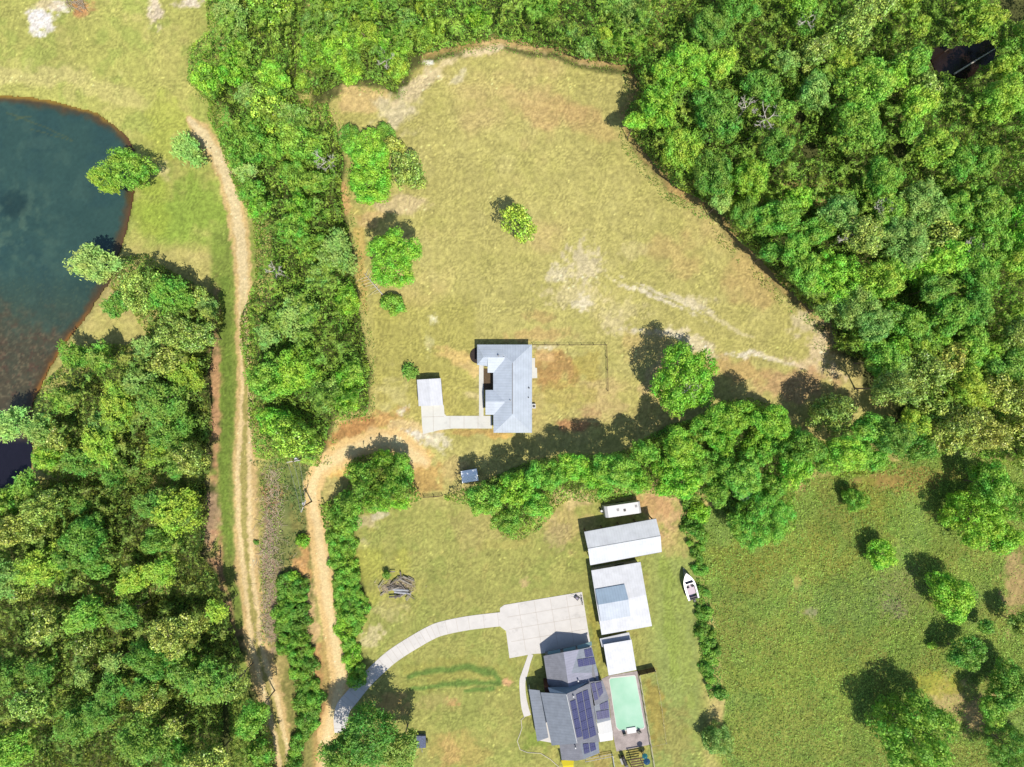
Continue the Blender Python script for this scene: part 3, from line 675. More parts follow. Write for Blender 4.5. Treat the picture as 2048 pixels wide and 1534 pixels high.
# trees the photograph shows on their own
S = [
 (1035, 447, 37, 10, 'speck', 'yellow-green', "small round yellow-green tree standing alone in the middle of the tan field"),
 (785, 518, 54, 18, 'broad', 'bright green', "tall round bright green tree casting its shadow on the field beside the tree belt"),
 (1370, 762, 66, 13, 'broad', 'bright green', "big bright green tree with silvery dead twigs between field and tree belt"),
 (254, 338, 43, 9, 'broad', 'fresh green', "leafy green tree leaning over the east shore of the pond"),
 (208, 360, 27, 7, 'starry', 'yellow-green', "smaller yellow-green tree reaching furthest over the pond water, left of the shore tree"),
 (966, 1000, 36, 12, 'broad', 'fresh green', "leafy tree leaning over the small shed at the belt's left end"),
 (1742, 860, 36, 13, 'broad', 'fresh green', "tree closing the gap between the belt and the right-hand woods"),
 (1722, 905, 26, 11, 'fine', 'fresh green', "fine-leaved tree below the gap-closing one at the meadow's top edge"),
 (1786, 778, 42, 15, 'speck', 'olive', "tall speckled tree shading the bare sand at the field's right corner"),
 (703, 282, 28, 9, 'broad', 'fresh green', "tree bridging the belt and the clump jutting into the field"),
 (770, 262, 18, 7, 'fine', 'fresh green', "smallest green tree on the top edge of the field clump"),
 (50, 968, 24, 8, 'starry', 'fresh green', "small spiky tree on the lower bank of the dark pool, left edge"),
 (504, 1440, 36, 13, 'broad', 'fresh green', "leafy tree shading the sandy path near the bottom of the frame"),
 (1604, 890, 40, 15, 'broad', 'fresh green', "tall tree in the belt straight below the speckled tree's left side"),
 (1694, 908, 42, 16, 'broad', 'bright green', "tall bright tree of the belt just above the meadow's top edge"),
 (1788, 872, 40, 15, 'broad', 'dark green', "tall dark tree where the belt joins the right-hand woods"),
 (1545, 845, 40, 15, 'broad', 'bright green', "tall bright tree on the belt's top edge left of the speckled tree"),
 (1985, 972, 42, 10, 'broad', 'fresh green', "green tree above the bright large-shadowed one near the right frame edge"),
 (2042, 1005, 40, 10, 'fine', 'fresh green', "fine-leaved tree on the right frame edge above the meadow"),
 (2045, 1250, 26, 7, 'broad', 'olive', "olive tree on the right frame edge halfway down the meadow"),
 (232, 612, 24, 6, 'starry', 'dark green', "small dark spiky tree on the grassy bank beside the pond"),
 (150, 712, 28, 7, 'starry', 'fresh green', "spiky tree reaching the pond's shore above the brown shallows"),
 (22, 846, 34, 8, 'starry', 'pale green', "pale tree at the left frame edge where the pond meets the woods"),
 (82, 858, 32, 8, 'starry', 'grey-green', "grey-green tree next in from the left frame edge below the pond"),
 (128, 800, 26, 8, 'starry', 'fresh green', "dark spiky tree at the pond's lower corner beside the yellow bank"),
 (95, 915, 28, 8, 'broad', 'yellow-green', "yellow-green tree right of the dark pool at the left frame edge"),
 (205, 716, 26, 8, 'starry', 'fresh green', "spiky tree at the upper tip of the woods beside the pond bank"),
 (12, 1002, 32, 8, 'broad', 'fresh green', "tree just below the dark pool at the left frame edge"),
 (190, 525, 36, 8, 'starry', 'pale green', "pale spreading tree hanging out over the pond above its own dark shadow"),
 (376, 300, 26, 6, 'starry', 'grey-green', "thin grey-green tree at the upper end of the sandy track"),
 (736, 302, 42, 10, 'broad', 'bright green', "upper of the two bright green trees in the clump jutting into the field"),
 (738, 366, 45, 9, 'broad', 'bright green', "lower of the two bright green trees in the clump jutting into the field"),
 (815, 340, 38, 10, 'speck', 'olive', "olive round tree at the right tip of the clump jutting into the field"),
 (790, 292, 20, 8, 'speck', 'golden olive', "small olive tree squeezed behind the round olive one in the field clump"),
 (1662, 828, 46, 11, 'speck', 'olive', "speckled olive tree in the shadow at the field's lower right corner"),
 (1528, 1035, 58, 12, 'fine', 'fresh green', "wide green tree where the tree belt meets the weedy meadow"),
 (1480, 1052, 30, 9, 'fine', 'fresh green', "narrow green tree left of the wide one at the top of the meadow"),
 (1765, 1112, 30, 5.5, 'broad', 'bright green', "small bright green tree standing alone high in the weedy meadow"),
 (1712, 1000, 26, 4.5, 'fine', 'fresh green', "soft green young tree at the meadow's upper edge under the belt"),
 (1945, 1035, 52, 9, 'broad', 'bright green', "bright green tree casting a large shadow at the meadow's upper right"),
 (2010, 1075, 36, 7, 'broad', 'bright green', "bright tree at the right frame edge beside the large-shadowed one"),
 (1905, 1188, 46, 8.5, 'broad', 'bright green', "bright green tree in the middle of the meadow's right side"),
 (1975, 1255, 14, 4, 'broad', 'dark green', "tiny dark tree below the bright one on the meadow's right side"),
 (1935, 1310, 34, 7.5, 'broad', 'dark green', "dark green tree above the bare sandy patch near the lower right corner"),
 (2025, 1370, 44, 8.5, 'broad', 'dark green', "dark tree on the right frame edge above the lower right corner"),
 (1985, 1420, 30, 7, 'broad', 'fresh green', "mid-green tree beside the sandy patch in the lower right corner"),
 (1825, 1462, 72, 12, 'broad', 'fresh green', "largest tree at the bottom right, green with a broad dark shadow on its left"),
 (2030, 1500, 50, 9.5, 'fine', 'dark green', "fine-leaved dark tree filling the very lower right corner"),
 (1436, 1480, 34, 5, 'fine', 'grey-green', "round grey-green tree at the foot of the fence line by the lawn"),
 (735, 1472, 56, 13, 'starry', 'dark green', "broad ragged oak at the bottom of the concrete driveway"),
 (800, 1500, 38, 11, 'starry', 'olive', "olive oak beside the blue bin on the lower lawn"),
 (684, 1520, 42, 14, 'starry', 'dark green', "dark small-leaved oak between the orange road and the driveway foot"),
 (470, 1365, 30, 10, 'speck', 'olive', "olive tree leaning over the sandy track from the lower left woods"),
]
for a in S:
    plant(*a[:6], label=a[6], sx=1.35 if a[0] in (190, 212, 376) else 1.0, rz=(-.1 if a[0] == 190 else .5 if a[0] == 212 else -.75 if a[0] == 376 else None))

SHRUBS = [
 (785, 606, 25, 3.2, 'fine', 'fresh green', "low green shrub below the tall round tree, beside a fallen bare branch"),
 (822, 742, 15, 2.0, 'starry', 'dark green', "small spiky dark shrub standing just above the white-roofed garage"),
 (772, 1150, 9, 1.8, 'fine', 'dark green', "little dark evergreen shrub at the upper left of the log pile"),
 (603, 1082, 13, 2, 'broad', 'bright green', "round shrub on the bare bank left of the orange road"),
 (588, 1152, 12, 2, 'broad', 'bright green', "bright shrub on top of the dark thicket between path and road"),
 (1865, 1290, 8, 1.6, 'broad', 'yellow-green', "tiny yellow-green shrub in the lower meadow"),
 (1400, 1022, 22, 3.5, 'broad', 'bright green', "bright leafy shrub at the head of the fence line under the belt"),
 (1395, 1060, 18, 3, 'broad', 'dark green', "dark shrub second down the fence line right of the barn"),
 (512, 1085, 5, .7, 'fine', 'dark green', "tiny dark tuft on the right edge of the sandy path"),
]
for a in SHRUBS: plant(*a[:6], name="shrub", label=a[6], cat="shrub")

HOLES = [(1885, 118, 26), (1925, 124, 34), (1965, 104, 26), (2035, 8, 34), (20, 928, 22), (1728, 805, 20), (240, 655, 12), (1600, 235, 12), (1620, 300, 16), (1800, 300, 14)]
ORD = ["topmost"] + [k + " from top" for k in "second third fourth fifth sixth seventh eighth ninth tenth eleventh twelfth thirteenth fourteenth fifteenth".split()]
def fill(zone, radii, place, group, hrange, kinds, spacing=.63, name="woodland_tree", cat="tree", edge=.72, tries=2600, noun="tree"):
    P = np.array(zone); lo = P.min(0); hi = P.max(0); made = []
    for ri, (r0, r1, cap) in enumerate(radii):
        n = 0
        for _ in range(tries):
            if n >= cap: break
            x = random.uniform(lo[0], hi[0]); y = random.uniform(lo[1], hi[1]); r = random.uniform(r0, r1)
            if x < -25 or x > 2075 or y < -25 or y > 1560: continue
            if float(sdist(np.array([x]), np.array([y]), zone)[0]) < r * edge: continue
            if any(math.hypot(x - a, y - b) < c + r * .75 for a, b, c in HOLES): continue
            if any(math.hypot(x - a, y - b) < spacing * (r + c) for a, b, c in TREES): continue
            # the mix of species drifts across the wood
            k = (float(fbm(np.array([x]), np.array([y]), 170, 6)[0]) + random.uniform(-.22, .22)) * 1.7 - .35
            kd, cn = kinds[int(min(.999, max(0, k)) * len(kinds))]
            h = random.uniform(*hrange) * (.8 + .35 * (r - 18) / 40)
            made.append((plant(x, y, r, h, kd, cn, name=name, cat=cat, group=group), ('large', 'medium', 'small')[min(ri, 2)] if len(radii) > 1 else 'leafy', kd, cn)); n += 1
    cl = {}
    adj = {'broad': '', 'fine': 'fine-leaved ', 'starry': 'spiky-leaved ', 'speck': 'speckled '}
    for t, s, kd, cn in made: cl.setdefault((s, kd, cn), []).append(t)
    for (s, kd, cn), ts in cl.items():
        ts.sort(key=lambda t: t["_y"])
        for i, t in enumerate(ts):
            d = f"{s} {adj[kd]}{cn} {noun}"
            t["label"] = (f"{ORD[i]} {d} {place}" if len(ts) > 1 else f"the only {d} {place}") if i < len(ORD) else f"lowest {d} {place}"
    return made

E1 = [('broad', 'fresh green'), ('fine', 'grey-green'), ('broad', 'bright green'), ('broad', 'yellow-green'), ('broad', 'dark green'), ('speck', 'olive'), ('broad', 'fresh green')]
E0 = [('fine', 'fresh green'), ('fine', 'bright green'), ('fine', 'grey-green'), ('broad', 'bright green'), ('fine', 'yellow-green')]
ER = [('broad', 'olive'), ('broad', 'fresh green'), ('broad', 'bright green'), ('broad', 'dark green')]
HW = [('broad', 'fresh green'), ('starry', 'pale green'), ('broad', 'bright green'), ('starry', 'grey-green'), ('broad', 'bright green'), ('speck', 'yellow-green'), ('broad', 'dark green')]
SWK = [('starry', 'fresh green'), ('starry', 'grey-green'), ('speck', 'olive'), ('starry', 'yellow-green'), ('speck', 'golden olive'), ('broad', 'dark green'), ('starry', 'dark green')]
BK = [('broad', 'bright green'), ('broad', 'fresh green'), ('broad', 'bright green'), ('fine', 'fresh green')]
fill(Z_EAST_T, [(42, 54, 12), (31, 40, 17), (21, 29, 12)], "in the top right woods", "trees of the top right woods", (10.5, 13.5), E1 + ER)
fill(Z_EAST_M, [(42, 54, 12), (31, 40, 16), (21, 29, 10)], "in the woods right of the field", "trees of the woods right of the field", (10.5, 13.5), E1)
fill(Z_EAST_B, [(40, 52, 6), (29, 38, 9), (21, 28, 6)], "in the lower right woods", "trees of the lower right-hand woods", (10, 13), E1 + [('speck', 'golden olive')])
fill(Z_NORTH, [(32, 40, 8), (21, 30, 15), (14, 19, 6)], "in the woods above the field", "trees of the woods above the field", (6, 9), E0)
fill(Z_HEDGE, [(37, 48, 9), (27, 36, 14), (18, 25, 10)], "in the belt right of the sandy path", "trees of the belt right of the sandy path", (8, 11), HW)
fill(Z_BELT, [(36, 46, 8), (26, 34, 13), (18, 24, 8)], "in the belt between the two properties", "trees of the belt between the properties", (11.5, 15), BK)
fill(Z_SW_T, [(37, 48, 6), (27, 36, 9), (18, 25, 6)], "in the woods beside the pond", "trees of the woods beside the pond", (9, 12), SWK)
fill(Z_SW_M, [(38, 48, 5), (27, 36, 7), (18, 25, 4)], "in the woods below the pond", "trees of the woods below the pond", (9.5, 12.5), [SWK[1]] + SWK[2:] + [('speck', 'olive')])
fill(Z_SW_B, [(38, 50, 8), (27, 36, 12), (18, 25, 6)], "in the lower left woods", "trees of the lower left woods", (10, 13), SWK)
fill(Z_SW_C, [(24, 34, 2)], "at the bottom end of the sandy path", "trees at the foot of the sandy path", (8, 10), [('starry', 'fresh green')])
fill(Z_THICKET, [(26, 34, 4), (15, 22, 5)], "in the thicket where the orange road bends", "trees in the thicket at the road bend", (5, 8), [('fine', 'bright green'), ('broad', 'fresh green')], name="thicket_tree", edge=.6)
n_trees = sum(1 for t in PLANTED if t["category"] == "tree")
fill(Z_DRIVEHEDGE, [(17, 22, 14), (9, 14, 20)], "in the hedge right of the orange road", "shrubs of the hedge by the orange road", (2, 3.2), [('fine', 'bright green'), ('fine', 'fresh green')], name="hedge_shrub", cat="shrub", edge=.5, noun="shrub")
fill(Z_STRIP, [(17, 24, 14), (10, 15, 20)], "in the thicket left of the orange road", "shrubs of the thicket left of the road", (2, 3.4), [('fine', 'dark green'), ('fine', 'fresh green')], name="thicket_shrub", cat="shrub", edge=.45, noun="shrub")
fill(Z_FENCELINE, [(12, 17, 10), (6, 10, 16)], "along the fence line right of the lawn", "shrubs along the fence line", (1.2, 2.4), [('fine', 'fresh green'), ('fine', 'dark green')], name="fence_shrub", cat="shrub", edge=.4, noun="shrub")
print("TREES", n_trees, "ALL", len(PLANTED), flush=True)
for t in PLANTED: del t["_x"]; del t["_y"]

# undergrowth between the trees ---------------------------------------------------
def undergrowth(name, zones, label, per_m2, zbase, zamp, col, size, seed, shrink=.0, cat_kind="stuff", holes=HOLES):
    g_ = np.random.default_rng(seed); CO = []; NO = []
    for zn in zones:
        P = np.array(zn, float); lo = P.min(0); hi = P.max(0)
        area = (hi[0] - lo[0]) * (hi[1] - lo[1]) * K * K
        n = int(area * per_m2)
        x = g_.uniform(lo[0], hi[0], n); y = g_.uniform(lo[1], hi[1], n)
        s = sdist(x, y, zn)
        ok = s > 2 + shrink + 6 * (fbm(x, y, 12, 3) - .5)
        for a, b, c in holes: ok &= np.hypot(x - a, y - b) > c
        ok &= (sdist(x, y, POND) < 0)
        x = x[ok]; y = y[ok]; s = s[ok]
        # billowing thicket surface
        def hz(x, y):
            nb = 1 - np.abs(2 * vnoise(x, y, 19, seed % 7) - 1); nb = .55 * nb + .45 * vnoise(x, y, 9, 5)
            gap = smooth(.34, .46, fbm(x, y, 40, 9, 3))
            return (zbase + zamp * smooth(.25, .8, nb)) * (.25 + .75 * gap)
        edge = np.clip(s / 22, .25, 1)
        z = hz(x, y) * edge
        gx = (hz(x + 3, y) - hz(x - 3, y)) / (6 * K); gy = -(hz(x, y + 3) - hz(x, y - 3)) / (6 * K)
        NO.append(np.stack([-gx * .6, -gy * .6, np.ones(len(x))], 1) / np.sqrt(1 + .36 * gx * gx + .36 * gy * gy)[:, None])
        z = np.clip(z - np.abs(g_.normal(0, .25, len(x))) * (z > .5), .08, 9)
        f = K * (1 - z / H)
        CO.append(np.stack([(x - 1024) * f, (767 - y) * f, z], 1))
    co = np.vstack(CO); n = len(co)
    nor = g_.normal(0, .38, (n, 3)) + np.vstack(NO)
    c, q = quads_from(co, nor, size, size * .62, g_)
    me = fast_mesh(name, c, q, col)
    o = bpy.data.objects.new(name, me); C.objects.link(o)
    tag(o, label, kind=cat_kind)
    return o
M_UND = leaf_mat("undergrowth_leaves", fixed=lin((130, 164, 62), FG), vary=.5, huevar=.03)
M_UND2 = leaf_mat("undergrowth_leaves_olive", fixed=lin((132, 156, 66), FG), vary=.5, huevar=.04)
undergrowth("undergrowth", [Z_NORTH, Z_HEDGE, Z_EAST_T, Z_EAST_M, Z_EAST_B, Z_BELT, Z_THICKET], "green bushes and saplings filling the gaps under the trees", 42, 4.0, 6.4, M_UND, .38, 5)
undergrowth("underbrush", [Z_SW_T, Z_SW_M, Z_SW_B, Z_SW_C], "olive brush on the floor of the left-hand woods", 40, 3.4, 6.2, M_UND2, .38, 6)
undergrowth("hedge_brush", [Z_DRIVEHEDGE, Z_STRIP, Z_FENCELINE], "low brush between the hedge shrubs", 22, .3, 1.6, leaf_mat("hedge_leaves", fixed=lin((104, 146, 52), FG), vary=.5), .32, 8, holes=[])

# tall weeds of the meadow on the right
M_WEED = leaf_mat("meadow_weeds", fixed=lin((144, 172, 74), 1.0), vary=.5, trans=.3, huevar=.02)
def weeds(name, zone, label, per_m2, zmax, mat, size, seed, inner=0, dens=None):
    g_ = np.random.default_rng(seed); P = np.array(zone, float); lo = P.min(0); hi = P.max(0)
    n = int((hi[0] - lo[0]) * (hi[1] - lo[1]) * K * K * per_m2)
    x = g_.uniform(lo[0], hi[0], n); y = g_.uniform(lo[1], hi[1], n)
    ok = sdist(x, y, zone) > inner + 8 * (fbm(x, y, 14, 4) - .5)
    if dens is not None: ok &= g_.random(n) < dens(x, y)
    x = x[ok]; y = y[ok]
    nb = vnoise(x, y, 7, 3) * .6 + vnoise(x, y, 3.4, 4) * .4
    z = np.clip(zmax * smooth(.3, .75, nb) * g_.uniform(.5, 1.05, len(x)), .04, 3)
    co = np.stack([(x - 1024) * K, (767 - y) * K, z], 1)
    c, q = quads_from(co, g_.normal(0, .6, (len(x), 3)) + [0, 0, .8], size, size * .55, g_)
    o = bpy.data.objects.new(name, fast_mesh(name, c, q, mat)); C.objects.link(o)
    return tag(o, label, kind="stuff")
def bare(x, y):
    k = np.ones(x.shape)
    for (cx, cy, rx, ry, a, c, s, ns) in PATCH:
        if cx > 1420 and cy > 930 and s >= .7 and c[0] > 165: k = np.minimum(k, smooth(.6, 1.2, np.hypot((x - cx) / rx, (y - cy) / ry)) + .12)
    return k * .95
weeds("meadow_weeds", MEADOW, "tall olive-green weeds covering the meadow on the right", 26, .55, M_WEED, .26, 21, dens=bare)
weeds("brushwood_weeds", [(520, 935), (575, 935), (568, 1010), (560, 1100), (556, 1200), (545, 1290), (520, 1290), (520, 1180), (522, 1050)], "green weeds growing through the cleared brushwood", 14, .5, M_WEED, .3, 25, dens=lambda x, y: smooth(.3, .5, fbm(x, y, 18, 5)))
VERGE = [(500, 920), (560, 925), (625, 930), (615, 980), (612, 1050), (596, 1100), (575, 1150), (560, 1160), (545, 1100), (535, 1000), (520, 960)]
weeds("roadside_weeds", VERGE, "green weeds under the power line left of the orange road", 16, .6, leaf_mat("verge_weeds", fixed=lin((96, 124, 62), 1.3), vary=.5), .3, 22, dens=lambda x, y: smooth(.3, .55, fbm(x, y, 22, 3)))

M_EDGE = leaf_mat("edge_weeds", fixed=lin((128, 156, 64), 1.1), vary=.5)
for nm, zn, lb, z_ in (("edge_weeds", Z_NORTH, "weeds and seedlings fringing the woods above the field", 3), ("edge_weeds", Z_EAST_M, "weeds fringing the woods right of the field", 7), ("edge_weeds", Z_EAST_T, "weeds fringing the top right woods", 7), ("edge_weeds", Z_HEDGE, "weeds fringing the belt beside the field", 5)):
    q_ = [((a - 1024) * (1 - z_ / H * .8) + 1024, (b - 767) * (1 - z_ / H * .8) + 767) for a, b in zn]
    weeds(nm, q_, lb, 16, .8, M_EDGE, .28, 31, inner=-9, dens=lambda x, y, q_=q_: smooth(18, 2, np.abs(sdist(x, y, q_))) * smooth(.3, .55, fbm(x, y, 16, 3)))

# brush and sticks left from clearing, between the path and the road
def sticks(name, line, label, n, seed, mat, lmin=.5, lmax=1.6):
    g_ = random.Random(seed); mb = MB()
    for _ in range(n):
        t = g_.random() * (len(line) - 1); i = int(t); f = t - i
        x = line[i][0] * (1 - f) + line[i + 1][0] * f + g_.gauss(0, .75) * line[i][2] * (.6 + .8 * vnoise(np.array([t * 9.0]), np.array([0.5]), 1.3, 4)[0]); y = line[i][1] * (1 - f) + line[i + 1][1] * f + g_.gauss(0, 4)
        p = W(x, y, g_.uniform(.03, .35)); a = g_.uniform(0, math.pi); L = g_.uniform(lmin, lmax) / 2
        d = Vector((math.cos(a) * L, math.sin(a) * L, g_.uniform(-.08, .08)))
        mb.tube([p - d, p + d * .2 + Vector((g_.gauss(0, .05), g_.gauss(0, .05), .03)), p + d], [.035, .03, .012], 3, False)
    o = mb.build(name, mat); return tag(o, label, kind="stuff")
M_STICK = weather(new_mat("grey_sticks", lin((226, 206, 172)), .9, .1), 3, .5)
sticks("brushwood", [(545, 935, 12), (548, 990, 14), (545, 1050, 16), (540, 1110, 16), (540, 1170, 15), (538, 1230, 14), (534, 1280, 10)], "long windrow of grey cleared brushwood between the path and the shrubs", 760, 5, M_STICK)

# dead bare trees ------------------------------------------------------------------
def bare_tree(px, py, h, R, label, seed, lean=(0, 0), fallen=False):
    g_ = random.Random(seed); p = W(px, py, h * .8)
    t = thing("bare_tree", (p.x, p.y, 0), label, "dead tree"); mb = MB()
    def grow(a, d, L, r, k):
        b = a + d * L
        m_ = a + d * L * .5 + Vector((g_.gauss(0, .06), g_.gauss(0, .06), g_.gauss(0, .05))) * L
        mb.tube([a, m_, b], [r, r * .8, r * .55], 5, False)
        if k == 0: return
        for _ in range(3):
            e = (d + Vector((g_.gauss(0, .75), g_.gauss(0, .75), g_.uniform(-.1, .5)))).normalized()
            grow(a + (b - a) * g_.uniform(.55, 1), e, L * g_.uniform(.55, .8), r * .6, k - 1)
    top = Vector((lean[0], lean[1], h * .68))
    mb.tube([(0, 0, -.05), (lean[0] * .4, lean[1] * .4, h * .35), top], [.2, .15, .11], 6)
    mb.build("trunk", M_DEAD, t, world=False); mb = MB()
    for k in range(4):
        a = k * 1.6 + g_.uniform(0, 1)
        grow(top, Vector((math.cos(a), math.sin(a), .45)).normalized(), R * .55, .085, 3)
    mb.build("branches", M_DEAD, t, world=False)
    return t
for i, a in enumerate([
    (648, 318, 11.5, 2.2, "forked white dead tree sticking out of the belt opposite the field clump"), (1385, 772, 14.5, 2.0, "silvery dead top poking through the big tree beside the field"),
    (1540, 232, 13, 2.4, "pale dead tree in the upper woods right of the field's top"), (1498, 208, 12.5, 1.8, "smaller bare tree left of the pale dead one in the upper woods"),
    (1445, 245, 12.5, 1.8, "bare twiggy tree nearest the field's upper right edge"), (1775, 412, 14, 2.0, "lone forked white snag in the middle of the right-hand woods"),
    (1700, 475, 13.5, 1.6, "thin bare tree below the forked snag in the right-hand woods"), (1620, 30, 13, 2.0, "grey bare tree near the top edge of the right-hand woods"),
    (1960, 490, 13.5, 1.9, "silver-grey bare tree near the right frame edge"), (1488, 985, 10, 1.9, "dark-limbed dead tree at the lower edge of the belt"),
    (770, 115, 9, 1.8, "white-limbed bare tree in the woods above the field"), (545, 540, 10.5, 1.6, "whitish leafless treetop in the belt beside the sandy path")]):
    bare_tree(*a[:5], seed=i + 3)
# the fallen white branch below the tall round tree
def fallen_branch():
    p = W(748, 566); t = thing("fallen_branch", (p.x, p.y, 0), "bare white fallen branch on the grass beside the low shrub", "branch"); mb = MB()
    a = W(766, 590, .15); b = W(728, 546, .3); mb.tube([a, W(750, 572, .4), b], [.1, .08, .03], 6)
    g_ = random.Random(4)
    for k in range(14):
        f = .15 + .8 * k / 14; q = a.lerp(b, f) + Vector((0, 0, .2)); s = 1 if k % 2 else -1; L = g_.uniform(.9, 2.2)
        d = Vector((s * .72 + g_.gauss(0, .15) - .2, s * .62 + g_.gauss(0, .15) + .2, .05)).normalized() * L
        if s > 0: d *= .6
        mb.tube([q, q + d * .6 + Vector((0, 0, .1)), q + d], [.035, .025, .01], 4, False)
    mb.build("limbs", M_DEAD, t)
fallen_branch()
def fallen_log():
    mb = MB(); mb.tube([W(1908, 148, .3), W(1950, 122, .5), W(1996, 94, .7)], [.16, .13, .08], 6)
    o = mb.build("fallen_log", M_DEAD); tag(o, "pale fallen trunk lying across the dark woodland pool", "log")
fallen_log()
for i, (a, b, lab) in enumerate([((150, 0), (168, 26), "grey branch heap beside the white sand in the upper left corner")]):
    t = thing("branch_heap", tuple(W(158, 10)), lab, "branch heap"); mb = MB(); g_ = random.Random(2)
    for k in range(45):
        p = W(g_.uniform(134, 168), g_.uniform(-8, 18), g_.uniform(.05, .5)); an = g_.gauss(-.7, .5); L = g_.uniform(.6, 1.5)
        mb.tube([p - Vector((math.cos(an), math.sin(an), 0)) * L, p + Vector((math.cos(an), math.sin(an), .05)) * L], [.05, .02], 4, False)
    mb.build("sticks", M_STICK, t)
#BUILDINGS#
# ------------------------------------------------------------------ buildings
def white(name, c, rot=None, rough=.45, spec=.4, amt=.10, sp=.45):
    m = weather(new_mat(name, lin(c), rough, spec), .7, .14, 5)
    return ribbed(m, sp, rot, amt) if rot is not None else m
A10 = math.radians(10)
M_ROOFW = white("silver_metal_roof", (216, 226, 236), 0.0, .42)
M_ROOFX = white("silver_metal_roof_crosswise", (216, 226, 236), math.radians(90), .42)
M_ROOFB = white("barn_metal_roof", (238, 241, 244), -A10, .6, .3, .06)
M_ROOFC = white("workshop_metal_roof", (237, 238, 239), -A10, .6, .3, .06)
M_BLUE = white("blue_grey_metal_roof", (176, 198, 216), -A10, .5)
M_WHITE = white("white_painted_metal", (240, 241, 243), -A10, .6, .3, .05)
M_TRIM = new_mat("white_trim", lin((236, 236, 234)), .5)
M_WALL = weather(new_mat("pale_siding", lin((205, 200, 190)), .8), 2, .15)
M_WALLG = weather(new_mat("grey_siding", lin((150, 150, 150)), .8), 2, .15)
M_BRICK = weather(new_mat("red_brick", lin((112, 70, 54)), .9), 4, .3)
M_CONC = weather(new_mat("concrete", lin((242, 236, 226)), .9, .1), .5, .10, 9)
M_CONCW = weather(new_mat("pale_new_concrete", lin((244, 242, 230)), .9, .1), .6, .08, 8)
def stain(m, scale, amt, stretch=(1, 1, 1)):
    """a second, sparser layer of stains over a weathered material"""
    t = m.node_tree; b = t.nodes["Principled BSDF"]; src = b.inputs["Base Color"].links[0].from_socket
    tc = t.nodes.new("ShaderNodeTexCoord"); mp = t.nodes.new("ShaderNodeMapping"); mp.inputs["Scale"].default_value = stretch
    n = t.nodes.new("ShaderNodeTexNoise"); n.inputs["Scale"].default_value = scale; n.inputs["Detail"].default_value = 8; n.inputs["Roughness"].default_value = .7
    r = t.nodes.new("ShaderNodeMapRange"); r.inputs["From Min"].default_value = .56; r.inputs["From Max"].default_value = .7; r.inputs["To Min"].default_value = 1; r.inputs["To Max"].default_value = 1 - amt
    mx = t.nodes.new("ShaderNodeVectorMath"); mx.operation = 'SCALE'
    t.links.new(tc.outputs["Object"], mp.inputs[0]); t.links.new(mp.outputs[0], n.inputs["Vector"]); t.links.new(n.outputs["Fac"], r.inputs["Value"])
    t.links.new(src, mx.inputs[0]); t.links.new(r.outputs[0], mx.inputs["Scale"]); t.links.new(mx.outputs[0], b.inputs["Base Color"])
for m_, a_ in ((M_CONC, .22), (M_CONCW, .16), (M_ROOFB, .10), (M_ROOFC, .10), (M_WHITE, .08), (M_ROOFW, .07), (M_ROOFX, .07)): stain(m_, .45, a_)
M_DECK = weather(new_mat("stained_concrete", lin((196, 182, 174)), .9, .1), .9, .32, 8)
M_SHING = ribbed(weather(new_mat("purple_grey_shingles", lin((158, 159, 166)), .9, .1), 1.2, .2, 8), .34, math.radians(90) - A10, .10)
M_SHINGM = ribbed(weather(new_mat("grey_metal_shingles", lin((158, 165, 174)), .6, .2), 1.0, .18, 8), .5, math.radians(90) - A10, .10)
M_DARK = new_mat("dark_metal", (.02, .02, .022), .5)
M_GLASS = new_mat("window_glass", (.03, .04, .05), .1, .5)
M_WOOD = weather(new_mat("weathered_wood", lin((120, 96, 74)), .9), 4, .4)
M_PLASTIC = new_mat("black_plastic", (.015, .015, .018), .5)
M_VENT = new_mat("grey_vent", (.18, .18, .19), .5)
def solar_mat():
    m = new_mat("solar_cells", lin((84, 84, 128)), .22, .5); t = m.node_tree; b = t.nodes["Principled BSDF"]
    tc = t.nodes.new("ShaderNodeTexCoord"); mp = t.nodes.new("ShaderNodeMapping"); mp.inputs["Rotation"].default_value = (0, 0, -A10)
    br = t.nodes.new("ShaderNodeTexBrick"); br.offset = 0; br.inputs["Scale"].default_value = 1
    br.inputs["Color1"].default_value = (*lin((80, 80, 122)), 1); br.inputs["Color2"].default_value = (*lin((88, 88, 130)), 1); br.inputs["Mortar"].default_value = (*lin((118, 118, 150)), 1)
    br.inputs["Mortar Size"].default_value = .02; br.inputs["Brick Width"].default_value = .36; br.inputs["Row Height"].default_value = .33
    t.links.new(tc.outputs["Object"], mp.inputs[0]); t.links.new(mp.outputs[0], br.inputs["Vector"]); t.links.new(br.outputs["Color"], b.inputs["Base Color"])
    return m
M_SOLAR = solar_mat()
def roofpart(parent, faces, m, name="roof", t=.12):
    mb = MB()
    for f in faces: mb.slab([W(*p) for p in f], t)
    return mb.build(name, m, parent)
def wallpart(parent, poly, z, m, d=.35, name="wall", z0=-.05):
    mb = MB(); q = inset([W(a, b, z) for a, b in poly], d); mb.walls(q, z0, z - .02); return mb.build(name, m, parent), q
def opening(parent, a, b, f0, f1, z0, z1, m, name):
    """window or door panel set 3 cm proud of the wall running from a to b"""
    a = Vector(a); b = Vector(b); d = b - a; n = Vector((d.y, -d.x)).normalized() * .03
    p = a + d * f0 + n * .2; q = a + d * f1 + n * .2; mb = MB()
    mb.slab([(p.x, p.y, z1), (q.x, q.y, z1), (q.x + n.x, q.y + n.y, z1), (p.x + n.x, p.y + n.y, z1)], z1 - z0)
    return mb.build(name, m, parent)
def on_walls(parent, q, spec):
    for i, f0, f1, z0, z1, kind in spec:
        o = opening(parent, q[i], q[(i + 1) % len(q)], f0, f1, z0, z1, M_GLASS if kind == 'window' else M_TRIM, kind)

